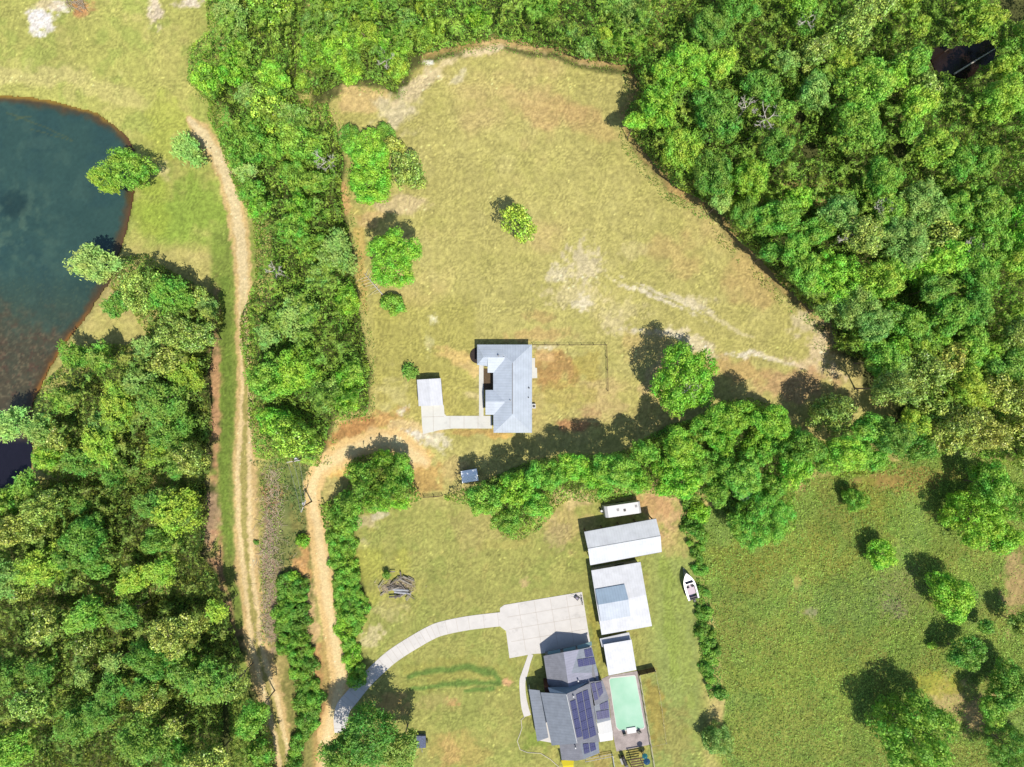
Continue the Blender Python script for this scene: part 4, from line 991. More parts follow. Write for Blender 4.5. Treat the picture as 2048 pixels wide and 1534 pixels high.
# silver-roofed house ------------------------------------------------------------
c = W(1015, 777); t = thing("house", (c.x, c.y, 0), "L-shaped house with a silvery standing-seam roof in the middle of the field", "house")
E, RZ = 2.75, 4.15
NW, NE, SE_, SW_ = (986, 689.2, E), (1064, 689.2, E), (1064, 865.5, E), (987, 865.5, E)
RN, RS = (1025, 725, RZ), (1025, 829, RZ)
roofpart(t, [[NW, NE, RN], [NE, SE_, RS, RN], [SE_, SW_, RS]], M_ROOFW)
roofpart(t, [[SW_, NW, RN, RS]], M_ROOFX)
roofpart(t, [[(954.2, 689.2, E + .01), (1000, 689.2, E + .01), (1006, 714, 3.75), (967, 714, 3.75)], [(967, 714, 3.75), (1006, 714, 3.75), (1000, 736, E + .01), (954.2, 729.5, E + .01)], [(954.2, 689.2, E + .01), (967, 714, 3.75), (954.2, 729.5, E + .01)]], M_ROOFX, "wing_roof")
roofpart(t, [[(975.3, 714, 3.72), (1010, 714, 3.72), (1000, 745.4, E + .02), (975.3, 745.4, E + .02)]], M_ROOFX, "porch_roof")
roofpart(t, [[(971, 780, E + .015), (1002, 780, E + .015), (1010, 803, 3.65), (971, 803, 3.65)], [(971, 803, 3.65), (1010, 803, 3.65), (1002, 829.5, E + .015), (971, 829.5, E + .015)]], M_ROOFX, "wing_roof")
o, q = wallpart(t, [(986, 689.2), (1064, 689.2), (1064, 865.5), (987, 865.5)], E, M_WALL)
on_walls(t, q, [(0, .3, .42, .9, 2.1, 'window'), (0, .6, .72, .9, 2.1, 'window'), (1, .12, .2, .9, 2.1, 'window'), (1, .4, .47, 0, 2.1, 'door'), (1, .6, .7, .9, 2.1, 'window'), (1, .82, .9, .9, 2.1, 'window'), (2, .3, .5, .9, 2.1, 'window')])
wallpart(t, [(954.2, 689.2), (995, 689.2), (995, 729), (954.2, 729)], E - .02, M_WALL)
wallpart(t, [(971, 780), (995, 780), (995, 829), (971, 829)], E - .02, M_WALL)
for px, py, z, r in ((1058, 776, 3.1, .12), (1057, 795, 3.1, .09), (1020.5, 801, 4.2, .09), (997, 711.5, 3.95, .14)):
    mb = MB(); p = W(px, py, z); mb.tube([p - Vector((0, 0, .4)), p + Vector((0, 0, .25))], r, 8); mb.build("roof_vent", M_PLASTIC if px > 1050 else M_VENT, t)
mb = MB(); mb.tube([W(1025, 726, 4.18), W(1025, 828, 4.18)], .07, 5); mb.build("ridge_cap", M_VENT, t)
mb = MB(); mb.slab([W(a, b, .12) for a, b in [(958, 729), (967, 729), (967, 832), (958, 832)]], .14)
o = mb.build("porch_slab", M_CONCW); tag(o, "narrow pale slab along the west side of the silver-roofed house", kind="structure")
mb = MB(); mb.slab([W(a, b, .03) for a, b in [(967, 737), (986.5, 737), (986.5, 779), (967, 779)]], .05); o = mb.build("planting_bed", weather(new_mat("mulch", lin((118, 98, 72)), .95), 5, .4)); tag(o, "brown mulch bed in the notch of the silver-roofed house", "planting bed")
def disc(name, px, py, r, z, m, n=28, a0=0, h=.1):
    mb = MB(); p = W(px, py); mb.slab([(p.x + r * math.cos(2 * math.pi * k / n), p.y + r * math.sin(2 * math.pi * k / n), z) for k in range(n)], h); return mb.build(name, m)
o = disc("round_bed", 956, 711, 1.42, .12, weather(new_mat("black_mulch", (.03, .022, .02), .95), 5, .4)); tag(o, "dark round bed half under the west eave of the silver-roofed house", "planting bed")
mb = MB(); mb.slab([W(a, b, .1) for a, b in [(1060, 716), (1070, 716), (1070, 735), (1074, 736), (1074.5, 756), (1060, 757)]], .12); o = mb.build("back_step", M_CONCW); tag(o, "small pale concrete back step on the house's east side", kind="structure")
p = W(1067.5, 812); t2 = thing("air_conditioner", tuple(p), "small white air conditioner against the east wall of the silver-roofed house", "air conditioner"); mb = MB(); mb.box((p.x, p.y, .75), (.6, .8, .7)); mb.build("case", M_TRIM, t2); mb = MB(); mb.tube([(p.x, p.y, .74), (p.x, p.y, .79)], .24, 12); mb.build("fan_grille", M_DARK, t2)

# concrete drive of that house
def pave(name, pts, m, label, z=.06, joints=None):
    mb = MB(); mb.slab([W(a, b, z) for a, b in pts], z + .03); o = mb.build(name, m); tag(o, label, kind="structure"); return o
pave("concrete_drive", [(842, 812), (887.5, 810), (889, 828), (893, 831.8), (984, 831.8), (984, 857), (905, 857), (880, 860), (846, 868), (844, 850)], M_CONCW, "pale L-shaped concrete apron joining the garage to the silver-roofed house")
def joints(name, lines, label, z=.068, wd=.035, m=None):
    mb = MB()
    for a, b in lines:
        A = W(*a, z); B = W(*b, z); d = (B - A).normalized(); n = Vector((-d.y, d.x, 0)) * wd
        mb.poly([A - n, B - n, B + n, A + n])
    o = mb.build(name, m or M_JOINT); tag(o, label, kind="structure")
M_JOINT = new_mat("joint_sealant", lin((214, 203, 188)), .9)
joints("drive_joints", [((900, 832.5), (900, 856.5)), ((928, 832.5), (928, 856.5)), ((956, 832.5), (956, 856.5)), ((844, 834), (888, 833)), ((866, 812), (867, 862))], "control joints across the pale L-shaped apron")

# white-roofed garage
c = W(860, 785); t = thing("garage", (c.x, c.y, 0), "small garage with a bright white gable roof left of the silver-roofed house", "garage")
roofpart(t, [[(833.8, 759.3, 2.5), (858, 758, 2.85), (861.5, 811.4, 2.85), (837.4, 812.2, 2.5)], [(858, 758, 2.85), (881.5, 756.5, 2.5), (886, 810.4, 2.5), (861.5, 811.4, 2.85)]], M_WHITE)
o, q = wallpart(t, [(833.8, 759.3), (881.5, 756.5), (886, 810.4), (837.4, 812.2)], 2.5, M_WALLG, .2)
on_walls(t, q, [(0, .15, .85, 0, 2.1, 'door'), (2, .3, .7, 1, 2, 'window')])

# little shed at the belt
c = W(938, 951); t = thing("shed", (c.x, c.y, 0), "small white-roofed shed half hidden under the belt's trees", "shed")
S4 = [(921.5, 942.5), (953.4, 937.3), (957, 961), (924.5, 966.5)]
roofpart(t, [[(S4[0][0], S4[0][1], 2.0), (S4[1][0], S4[1][1], 2.0), (955.2, 949.5, 2.25), (923, 954.5, 2.25)], [(923, 954.5, 2.25), (955.2, 949.5, 2.25), (S4[2][0], S4[2][1], 2.0), (S4[3][0], S4[3][1], 2.0)]], new_mat("bright_white_roof", (.85, .86, .9), .5))
o, q = wallpart(t, S4, 2.0, M_WALLG, .12); on_walls(t, q, [(1, .3, .7, 0, 1.7, 'door')])

# pole barn
c = W(1246, 1083); t = thing("pole_barn", (c.x, c.y, 0), "long open-sided barn with a grey and white gable roof below the belt", "barn")
NWb, NEb, SEb, SWb = (1168.4, 1063.7), (1312.2, 1037.3), (1323.4, 1103.4), (1180.6, 1130)
RWb, REb = (1176, 1097.5), (1321.2, 1072)
roofpart(t, [[(*NWb, 3.6), (*NEb, 3.6), (*REb, 4.55), (*RWb, 4.55)], [(*RWb, 4.55), (*REb, 4.55), (*SEb, 3.6), (*SWb, 3.6)]], M_ROOFB)
for i in range(5):
    for a, b in ((NWb, NEb), (SWb, SEb)):
        f = .03 + .94 * i / 4; x = a[0] + (b[0] - a[0]) * f; y = a[1] + (b[1] - a[1]) * f + (3 if a is NWb else -3)
        p = W(x, y, 3.5); mb = MB(); mb.box((p.x, p.y, 3.4), (.16, .16, 3.45), A10); mb.build("post", M_WOOD, t)
mb = MB(); mb.tube([W(*RWb, 4.58), W(*REb, 4.58)], .06, 5); mb.build("ridge_cap", M_TRIM, t)

for a, b in ((NWb, NEb), (SWb, SEb)):
    mb = MB(); mb.tube([W(*a, 3.5), W(*b, 3.5)], .07, 6); mb.build("gutter", M_VENT, t)
# workshop with a raised gable
c = W(1243, 1197); t = thing("workshop", (c.x, c.y, 0), "large square workshop whose white roof has a raised blue-grey gable", "workshop")
a, b, c3, d = (1182.5, 1141), (1281, 1124), (1304, 1252), (1203.3, 1269.8)
rm0, rm1 = (1193.5, 1209), (1292.5, 1190)
roofpart(t, [[(*a, 3.0), (*b, 3.0), (*rm1, 3.75), (*rm0, 3.75)], [(*rm0, 3.75), (*rm1, 3.75), (*c3, 3.0), (*d, 3.0)]], M_ROOFC)
o, q = wallpart(t, [a, b, c3, d], 3.0, M_WALL, .3)
on_walls(t, q, [(0, .1, .3, 0, 2.4, 'door'), (1, .2, .45, 0, 2.6, 'door'), (3, .4, .5, 1, 2, 'window'), (2, .3, .5, 1, 2, 'window')])
g0, g1, g2, g3, g4, g5 = (1190.5, 1179, 3.62), (1249, 1168.6, 3.62), (1257.2, 1199, 4.5), (1196.5, 1209.5, 4.5), (1261, 1232, 3.5), (1201.5, 1243, 3.5)
roofpart(t, [[g0, g1, g2, g3]], M_BLUE, "raised_gable_roof", .1)
roofpart(t, [[g3, g2, g4, g5]], white("pale_metal_roof", (214, 222, 230), -A10, .5), "raised_gable_roof", .1)
mb = MB()
for tri in ([g0, g3, g5], [g1, g4, g2]): mb.poly([W(x, y, z - .06) for x, y, z in tri])
mb.build("gable_end", M_TRIM, t)

# pool house
c = W(1240, 1315); t = thing("pool_house", (c.x, c.y, 0), "small white-roofed pool house with a low lean-to, above the pool", "shed")
roofpart(t, [[(1206.9, 1289, 3.0), (1263, 1279.3, 3.0), (1272.8, 1339.7, 2.7), (1217.4, 1351, 2.7)]], M_WHITE)
roofpart(t, [[(1199.5, 1277.5, 1.9), (1258, 1264.5, 1.9), (1263, 1284, 2.2), (1204, 1294, 2.2)]], M_ROOFC, "lean_to_roof")
o, q = wallpart(t, [(1206.9, 1289), (1263, 1279.3), (1272.8, 1339.7), (1217.4, 1351)], 2.66, M_WALL, .15)
on_walls(t, q, [(2, .2, .5, 0, 2.05, 'door'), (2, .6, .85, .9, 1.9, 'window'), (3, .4, .6, 1, 1.9, 'window')])

# solar house -----------------------------------------------------------------------
c = W(1140, 1420); t = thing("house", (c.x, c.y, 0), "rambling grey-roofed house with rows of solar panels beside the pool", "house")
# north wing (garage)
e = 2.7
n0, n1, n2, n3 = (1087, 1312), (1183.5, 1293.5), (1199, 1376), (1098, 1384)
def plane(p, q, r_):
    """height over photograph position of the plane through three (px, py, z) points"""
    (x1, y1, z1), (x2, y2, z2), (x3, y3, z3) = p, q, r_
    d = (x2 - x1) * (y3 - y1) - (x3 - x1) * (y2 - y1)
    gx = ((z2 - z1) * (y3 - y1) - (z3 - z1) * (y2 - y1)) / d; gy = ((x2 - x1) * (z3 - z1) - (x3 - x1) * (z2 - z1)) / d
    return lambda x, y: z1 + gx * (x - x1) + gy * (y - y1)
gA, gR, gB, gC, gN = (1127, 1304.5, 4.6), (1139, 1384, 4.6), (1158, 1299, 3.75), (1143, 1346, 4.35), (1183.5, 1293.5, 2.7)
z_east = plane(gB, gN, gC); gE = (1196, 1345, z_east(1196, 1345))
M_LITSH = white("lit_grey_shingles", (182, 182, 196), math.radians(90) - A10, .9, .1)  # brighter lighting of these slopes painted in as a paler shingle tone
roofpart(t, [[(*n0, e), gA, gR, (*n3, e)]], M_SHING, "garage_roof")
roofpart(t, [[gA, gB, gC], [gA, gC, gR]], M_LITSH, "garage_roof")
roofpart(t, [[gB, gN, gE, gC]], M_SHINGM, "side_roof")
roofpart(t, [[gC, gE, (1199, 1376, 2.7), gR]], M_LITSH, "link_roof")
wallpart(t, [n0, n1, (1199, 1374), (1100, 1382)], e, M_WALLG, .35)
for k, (x0, y0, x1, y1) in enumerate(((1096, 1308.5, 1121, 1303.5), (1127.5, 1303, 1152, 1297.5), (1155.5, 1296.5, 1184, 1288))):
    roofpart(t, [[(x0 - 1, y0 - 5, 2.15), (x1 - 1, y1 - 5, 2.15), (x1, y1 + 3, 2.5), (x0, y0 + 3, 2.5)]], white("pale_green_awning", (160, 196, 196)), "garage_awning", .05)
# main block
RNm, RSm = (1133, 1388, 6.7), (1154, 1487, 6.7)
z_main = plane((1133, 1388, 6.7), (1154, 1487, 6.7), (1199, 1484, 4.3))
mA, mB, mC, mD = (1081.3, 1385, 4.3), (1103.5, 1491, 4.3), (1199, 1484, 4.3), (1180, 1366, z_main(1180, 1366))
roofpart(t, [[mA, RNm, RSm, mB]], M_SHINGM, "roof")
roofpart(t, [[RNm, mD, mC, RSm]], M_SHING, "roof")
roofpart(t, [[(1096, 1375, 4.3), (1137, 1374, 4.6), (1174, 1364.5, z_main(1174, 1364.5) - .3), (1152, 1380, 5.9), (1133, 1387.5, 6.66), (1100, 1385.5, 5.1)]], white("north_shade_shingles", (148, 168, 190), None, .8, .1), "roof")  # bluish shade of the north-facing slope painted into its shingle colour
wallpart(t, [(1086, 1386), (1178, 1378), (1196, 1482), (1107, 1489)], 4.3, M_WALLG, .3)
mb = MB(); p = W(1093.5, 1379.5, 3.6); mb.box((p.x, p.y, 3.6), (.75, .9, 3.6), A10); ch = mb.build("chimney", M_BRICK, t)
mb = MB(); mb.tube([W(1133, 1389, 6.74), W(1154, 1486, 6.74)], .06, 5); mb.build("ridge_cap", M_TRIM, t)
# south wing
roofpart(t, [[(1118.7, 1488, 3.4), (1160, 1484, 4.9), (1167.6, 1519, 4.9), (1151, 1521.5, 4.3), (1123.5, 1520, 3.2)]], M_SHING, "wing_roof")
z_w = plane((1160, 1484, 4.9), (1197, 1484, 3.2), (1167.6, 1519, 4.9))
roofpart(t, [[(1160, 1484, 4.9), (1197, 1484, 3.2), (1199, 1506, z_w(1199, 1506)), (1167.6, 1519, 4.9)]], M_SHINGM, "wing_roof")
wallpart(t, [(1119, 1487), (1196, 1482), (1198, 1506), (1166, 1518), (1124, 1520)], 3.1, M_WALLG, .3)
# west porch
roofpart(t, [[(1057.4, 1378.4, 2.5), (1079.5, 1381, 3.0), (1097, 1475, 3.0), (1074.6, 1483, 2.5)]], M_SHINGM, "porch_roof")
for x, y in ((1059, 1382), (1064, 1413), (1069, 1445), (1074, 1478)):
    p = W(x, y, 2.4); mb = MB(); mb.box((p.x, p.y, 2.42), (.12, .12, 2.45), A10); mb.build("porch_post", M_TRIM, t)
mb = MB(); mb.slab([W(a_, b_, .14) for a_, b_ in [(1060, 1382), (1086, 1386), (1106, 1486), (1078, 1481)]], .16); mb.build("porch_floor", M_CONC, t)
# pool side lean-tos
def roof_z(x, y): return 0
L1 = [(1180, 1364, 3.75), (1205, 1361, 3.2), (1190, 1411, 3.75)]; z_l1 = plane(*L1)
roofpart(t, [[L1[0], L1[1], (1218, 1397, z_l1(1218, 1397)), L1[2]]], M_SHING, "lean_to_roof")
L2 = [(1188, 1412, 3.6), (1217, 1398, 3.05), (1194, 1447, 3.5)]; z_l2 = plane(*L2)
roofpart(t, [[L2[0], L2[1], (1221, 1440, z_l2(1221, 1440)), L2[2]]], M_SHINGM, "lean_to_roof")
roofpart(t, [[(1193, 1444, 2.9), (1221, 1436, 2.7), (1225, 1464, 2.7), (1198, 1469, 2.9)]], white("clear_patio_panels", (150, 158, 168), -A10, .4), "patio_cover", .06)
wallpart(t, [(1180, 1366), (1206, 1364), (1217, 1398), (1221, 1440), (1196, 1446)], 2.7, M_WALLG, .3)
roofpart(t, [[(1196, 1466, 1.2), (1225, 1461, 1.2), (1226, 1480, 1.1), (1200, 1484, 1.1)]], M_TRIM, "pump_cover", .08)

def panels(quad, cols, rows, gap=.04):
    A, B, Cc, D = [W(*p) for p in quad]
    for i in range(cols):
        for j in range(rows):
            u0, u1 = i / cols, (i + 1) / cols; v0, v1 = j / rows, (j + 1) / rows
            def P(u, v): return (A.lerp(B, u)).lerp(D.lerp(Cc, u), v)
            pts = [P(u0, v0), P(u1, v0), P(u1, v1), P(u0, v1)]; cc = sum(pts, Vector()) / 4
            pts = [cc + (p - cc) * (1 - gap / max(.5, (p - cc).length)) for p in pts]
            mb = MB(); mb.slab(pts, .04); mb.build("solar_panel", M_SOLAR, t)
zm = lambda x, y: z_main(x, y) + .13
def Q(*pts): return [(x, y, zm(x, y)) for x, y in pts]
panels(Q((1140, 1403), (1151.2, 1398.5), (1165.4, 1473), (1153.6, 1476)), 1, 4)
panels(Q((1152, 1389), (1164.2, 1383.2), (1179.2, 1475.8), (1167, 1480)), 1, 5)
panels(Q((1165.3, 1382.6), (1175.8, 1379), (1193, 1470), (1180.3, 1475.6)), 1, 5)
def PQ(zf, *pts): return [(x, y, zf(x, y) + .12) for x, y in pts]
panels(PQ(z_l1, (1181.5, 1367), (1189.5, 1364.8), (1197, 1398), (1189.5, 1402)), 1, 2)
panels(PQ(z_l1, (1191, 1366), (1202.5, 1363), (1207, 1385), (1198.5, 1395)), 1, 2)
panels(PQ(z_l2, (1199, 1409), (1216, 1401), (1218, 1417), (1201, 1421)), 2, 1)
panels(PQ(z_l2, (1192, 1423), (1218, 1418.5), (1219.5, 1435), (1195, 1440)), 3, 1)
panels(PQ(z_east, (1168, 1299.5), (1183, 1296), (1187, 1312), (1171, 1315.5)), 2, 1)
panels(PQ(z_east, (1154.5, 1319), (1188.5, 1313.5), (1191.5, 1328.5), (1157, 1334.5)), 3, 1)
z_w = plane((1160, 1484, 4.9), (1197, 1484, 3.2), (1167.6, 1519, 4.9))
panels(PQ(z_w, (1165.5, 1488), (1177.5, 1486), (1180, 1504.5), (1168.5, 1508.5)), 1, 2)
panels(PQ(z_w, (1178.8, 1486), (1190, 1484.5), (1193, 1499), (1181.3, 1504)), 1, 2)
for px, py, z in ((1151, 1495, 5.2), (1156.5, 1361.5, 4.4), (1147, 1392.5, 6.4)):
    mb = MB(); p = W(px, py, z); mb.tube([p - Vector((0, 0, .5)), p + Vector((0, 0, .25))], .12, 8); mb.build("roof_vent", M_TRIM, t)

# big pad, curved drive, walk
pave("concrete_pad", [(1000, 1216), (1008, 1210), (1164.2, 1183.8), (1179.5, 1279), (1184, 1300), (1064, 1308), (1019, 1316.6), (1012, 1262), (1000, 1253)], M_CONC, "large pale concrete parking pad in front of the solar-panel house", .07)
J = []
def padpt(u, v): return ((1004 + 160 * u) + 16 * v, 1211 - 27 * u + 98 * v)
for i in range(1, 5): J.append((padpt(i / 5, .02), padpt(i / 5, .98)))
for j in range(1, 4): J.append((padpt(.04, j / 4), padpt(.99, j / 4)))
joints("pad_joints", J, "grid of control joints on the large parking pad", .078)
def strip(name, line, m, label, z=.06, k=1.0):
    mb = MB(); L = []; R = []
    pts = []
    for i in range(len(line) - 1):
        for s in range(5):
            f = s / 5; a_ = line[max(i - 1, 0)]; b_ = line[i]; c_ = line[i + 1]; d_ = line[min(i + 2, len(line) - 1)]
            pts.append([.5 * (2 * b_[q_] + (c_[q_] - a_[q_]) * f + (2 * a_[q_] - 5 * b_[q_] + 4 * c_[q_] - d_[q_]) * f * f + (3 * b_[q_] - a_[q_] - 3 * c_[q_] + d_[q_]) * f ** 3) for q_ in range(3)])
    pts.append(list(line[-1]))
    for i, (x_, y_, w_) in enumerate(pts):
        a_ = pts[max(i - 1, 0)]; b_ = pts[min(i + 1, len(pts) - 1)]; dx, dy = b_[0] - a_[0], b_[1] - a_[1]; l_ = math.hypot(dx, dy)
        n_ = (-dy / l_ * w_ * k, dx / l_ * w_ * k); L.append(W(x_ + n_[0], y_ + n_[1], z)); R.append(W(x_ - n_[0], y_ - n_[1], z))
    nL = len(L); mb.v = L + R + [v - Vector((0, 0, z + .03)) for v in L + R]
    for i in range(nL - 1):
        mb.f += [[i, i + 1, nL + i + 1, nL + i], [i, 2 * nL + i, 2 * nL + i + 1, i + 1], [nL + i, nL + i + 1, 3 * nL + i + 1, 3 * nL + i]]
    o = mb.build(name, m); tag(o, label, kind="structure"); return pts
pts = strip("concrete_driveway", CDRIVE[:], M_CONC, "long curved pale driveway sweeping up from the orange road to the pad")
jl = []
for i in range(2, len(pts) - 1, 2):
    a_ = pts[i - 1]; b_ = pts[i + 1]; dx, dy = b_[0] - a_[0], b_[1] - a_[1]; l_ = math.hypot(dx, dy); w_ = pts[i][2]
    jl.append(((pts[i][0] - dy / l_ * w_, pts[i][1] + dx / l_ * w_), (pts[i][0] + dy / l_ * w_, pts[i][1] - dx / l_ * w_)))
joints("driveway_joints", jl, "cross joints of the long curved driveway", .066, .03)
strip("garden_walk", [(1062, 1308, 5), (1056, 1325, 5), (1050, 1345, 6), (1045, 1362, 6), (1046, 1390, 6), (1050, 1415, 7), (1055, 1432, 7)], M_CONC, "narrow concrete walk bending down the west side of the solar-panel house", .05)

# pool and its deck
pave("pool_deck", [(1203, 1358), (1216, 1352), (1275, 1341.6), (1300, 1489), (1270, 1496), (1233, 1503), (1226, 1470), (1222, 1440), (1218, 1398)], M_DECK, "stained grey concrete deck around the swimming pool", .05)
t = thing("swimming_pool", tuple(W(1252, 1407)), "rectangular swimming pool of milky pale green water beside the solar-panel house", "swimming pool")
pl = [(1219, 1361), (1222, 1357), (1268, 1352), (1271, 1355), (1288.6, 1452), (1286, 1456.5), (1250, 1460), (1238, 1459), (1233, 1453)]
mb = MB(); mb.slab([W(a_, b_, .08) for a_, b_ in pl], .06)
M_POOL = new_mat("pool_water", lin((184, 226, 198)), .04, .3)
tt = M_POOL.node_tree; bb = tt.nodes["Principled BSDF"]; tcn = tt.nodes.new("ShaderNodeTexCoord"); nn_ = tt.nodes.new("ShaderNodeTexNoise"); nn_.inputs["Scale"].default_value = .35; rp = tt.nodes.new("ShaderNodeValToRGB")
rp.color_ramp.elements[0].position = .35; rp.color_ramp.elements[0].color = (*lin((174, 228, 192)), 1); rp.color_ramp.elements[1].position = .7; rp.color_ramp.elements[1].color = (*lin((196, 238, 208)), 1)
tt.links.new(tcn.outputs["Object"], nn_.inputs["Vector"]); tt.links.new(nn_.outputs["Fac"], rp.inputs[0]); tt.links.new(rp.outputs[0], bb.inputs["Base Color"])
mb.build("water", M_POOL, t)
mb = MB(); cp = [W(a_, b_, .11) for a_, b_ in pl]; cen = sum(cp, Vector()) / len(cp); out = [cen + (v - cen) * 1.045 for v in cp]; n_ = len(cp)
for i in range(n_): mb.slab([cp[i], cp[(i + 1) % n_], out[(i + 1) % n_], out[i]], .08)
mb.build("coping", M_CONC, t)
mb = MB(); mb.slab([W(a_, b_, .3) for a_, b_ in [(1253, 1457), (1271, 1454), (1273, 1465), (1255, 1468)]], .22); o = mb.build("pool_steps", M_TRIM); tag(o, "white steps block at the lower end of the pool", "steps")
def chair(px, py, rz, label, m, group=None):
    p = W(px, py); t = thing("patio_chair", tuple(p), label, "chair", group, rz)
    mb = MB(); mb.box((0, 0, .46), (.55, .55, .06)); mb.build("seat", m, t, world=False)
    mb = MB(); mb.box((0, .27, .95), (.55, .06, .5)); mb.build("backrest", m, t, world=False)
    for sx_ in (-1, 1):
        for sy_ in (-1, 1):
            mb = MB(); mb.box((sx_ * .24, sy_ * .24, .4), (.05, .05, .4)); mb.build("leg", m, t, world=False)
chair(1248.5, 1466, .3, "black patio chair left of the white pool steps", M_PLASTIC)
chair(1277, 1462, -.5, "black patio chair right of the white pool steps", M_PLASTIC)
# things on the pad's corner: a small cart and a black bicycle
p = W(1153.5, 1194.5); t = thing("hand_cart", tuple(p), "small dark cart with a handle standing on the pad's upper right corner", "cart", None, math.radians(-40))
mb = MB(); mb.box((0, 0, .5), (.75, .55, .12)); mb.build("tray", M_PLASTIC, t, world=False)
mb = MB(); mb.box((0, .0, .62), (.42, .28, .12)); mb.build("load", new_mat("pale_purple_box", lin((170, 160, 180))), t, world=False)
for a_, b_ in ((-.3, -.3), (.3, -.3), (-.3, .3), (.3, .3)):
    mb = MB(); mb.tube([(a_, b_ - .03, .18), (a_, b_ + .03, .18)], .18, 12); mb.build("wheel", M_DARK, t, world=False)
mb = MB(); mb.tube([(-.38, 0, .45), (-.9, -.3, .8), (-1.1, -.3, .85)], .03, 6); mb.build("handle", M_VENT, t, world=False)
p = W(1163.5, 1199); t = thing("bicycle", tuple(p), "black bicycle leaning at the right edge of the parking pad", "bicycle", None, math.radians(96))
for x_ in (-.52, .52):
    mb = MB(); ring = [(x_ + .33 * math.cos(a * math.pi / 8), .06 * math.sin(a * math.pi / 8), .34 + .33 * math.sin(a * math.pi / 8)) for a in range(17)]; mb.tube(ring, .03, 5, False); mb.build("wheel", M_PLASTIC, t, world=False)
mb = MB()
for a_, b_ in (((-.52, 0, .34), (-.1, 0, .3)), ((-.1, 0, .3), (.35, .02, .85)), ((-.52, 0, .34), (-.15, 0, .85)), ((-.15, 0, .85), (.35, .02, .85)), ((-.1, 0, .3), (-.18, 0, .95)), ((.52, 0, .34), (.33, .02, .98))): mb.tube([a_, b_], .025, 5)
mb.build("frame", M_DARK, t, world=False)
mb = MB(); mb.tube([(.3, -.32, 1.02), (.36, 0, .98), (.3, .32, 1.02)], .025, 5); mb.build("handlebar", M_VENT, t, world=False)
mb = MB(); mb.box((-.2, 0, 1.0), (.28, .16, .07)); mb.build("saddle", M_PLASTIC, t, world=False)

# fences ---------------------------------------------------------------------------
def fence(name, line, h, label, m, step=2.4, rails=(.35, .9), rr=.02, pr=.05, wire=False):
    p0 = W(*line[0]); t = thing(name, tuple(p0), label, "fence")
    P = [W(*q_) for q_ in line]; mb = MB()
    for i in range(len(P) - 1):
        for z in rails: mb.tube([P[i] + Vector((0, 0, z * h)), P[i + 1] + Vector((0, 0, z * h))], rr, 4)
    mb.build("rails", m, t)
    for i in range(len(P) - 1):
        n = max(1, int((P[i + 1] - P[i]).length / step))
        for k in range(n + (i == len(P) - 2)):
            q_ = P[i].lerp(P[i + 1], k / n); mb = MB(); mb.tube([q_ - Vector((0, 0, .05)), q_ + Vector((0, 0, h))], pr, 6); mb.build("post", m, t)
M_RUST = weather(new_mat("rusty_wire", lin((120, 92, 76)), .8), 4, .4)
M_CREAM = new_mat("cream_rail", lin((232, 222, 196)), .6)
fence("wire_fence", [(1066, 690), (1140, 690.5), (1212, 690), (1214, 740), (1215, 782)], 1.2, "thin rusty wire fence with posts around the yard east of the silver-roofed house", M_RUST, 2.0, (.2, .5, .8, 1), .014, .045)
fence("pool_fence", [(1277, 1344), (1291, 1427), (1301, 1490), (1309, 1540)], 1.2, "cream rail fence running down the right side of the pool", M_CREAM, 1.8, (.3, .98), .035, .05)
fence("yard_fence", [(1309, 1337), (1318, 1385), (1331, 1482), (1302, 1489)], .9, "low outer wire fence further right of the pool", M_CREAM, 2.4, (.9,), .014, .035)
fence("garden_fence", [(1170, 1517), (1199, 1511), (1224, 1506), (1228, 1532), (1230, 1548)], 1.1, "white rail fence starting at the lower corner of the solar-panel house", M_TRIM, 1.6, (.3, .98), .045, .05)
p0 = W(1290, 1338); t = thing("wood_fence", tuple(p0), "short dark board fence sticking out right of the pool house", "fence")
mb = MB(); A_, B_ = W(1275, 1342), W(1307, 1334.5)
n = 14
for k in range(n):
    q_ = A_.lerp(B_, (k + .5) / n); mb.box((q_.x, q_.y, 1.8), ((B_ - A_).length / n * .92, .05, 1.75), math.atan2((B_ - A_).y, (B_ - A_).x))
mb.build("boards", M_WOOD, t)
for f in (0, .5, 1):
    q_ = A_.lerp(B_, f) + Vector((0, -.08, 0)); mb = MB(); mb.box((q_.x, q_.y, 1.85), (.1, .1, 1.9), A10); mb.build("post", M_WOOD, t)
fence("cross_fence", [(848, 993), (868, 992), (885, 990)], 1.2, "short dark wire fence closing the gap between thicket and belt", M_RUST, 1.2, (.3, .6, 1), .025, .06)
# pale garden hose
mb = MB(); hp = [(1049, 1434), (1042, 1440), (1044, 1455), (1040, 1468), (1034.5, 1482), (1040, 1499), (1055, 1505), (1081, 1506.5), (1100, 1518), (1118, 1534)]
mb.tube([W(a_, b_, .06) for a_, b_ in hp], .065, 6); o = mb.build("garden_hose", M_CREAM); tag(o, "cream hose lying in a curve on the lawn by the house's lower left corner", "hose")

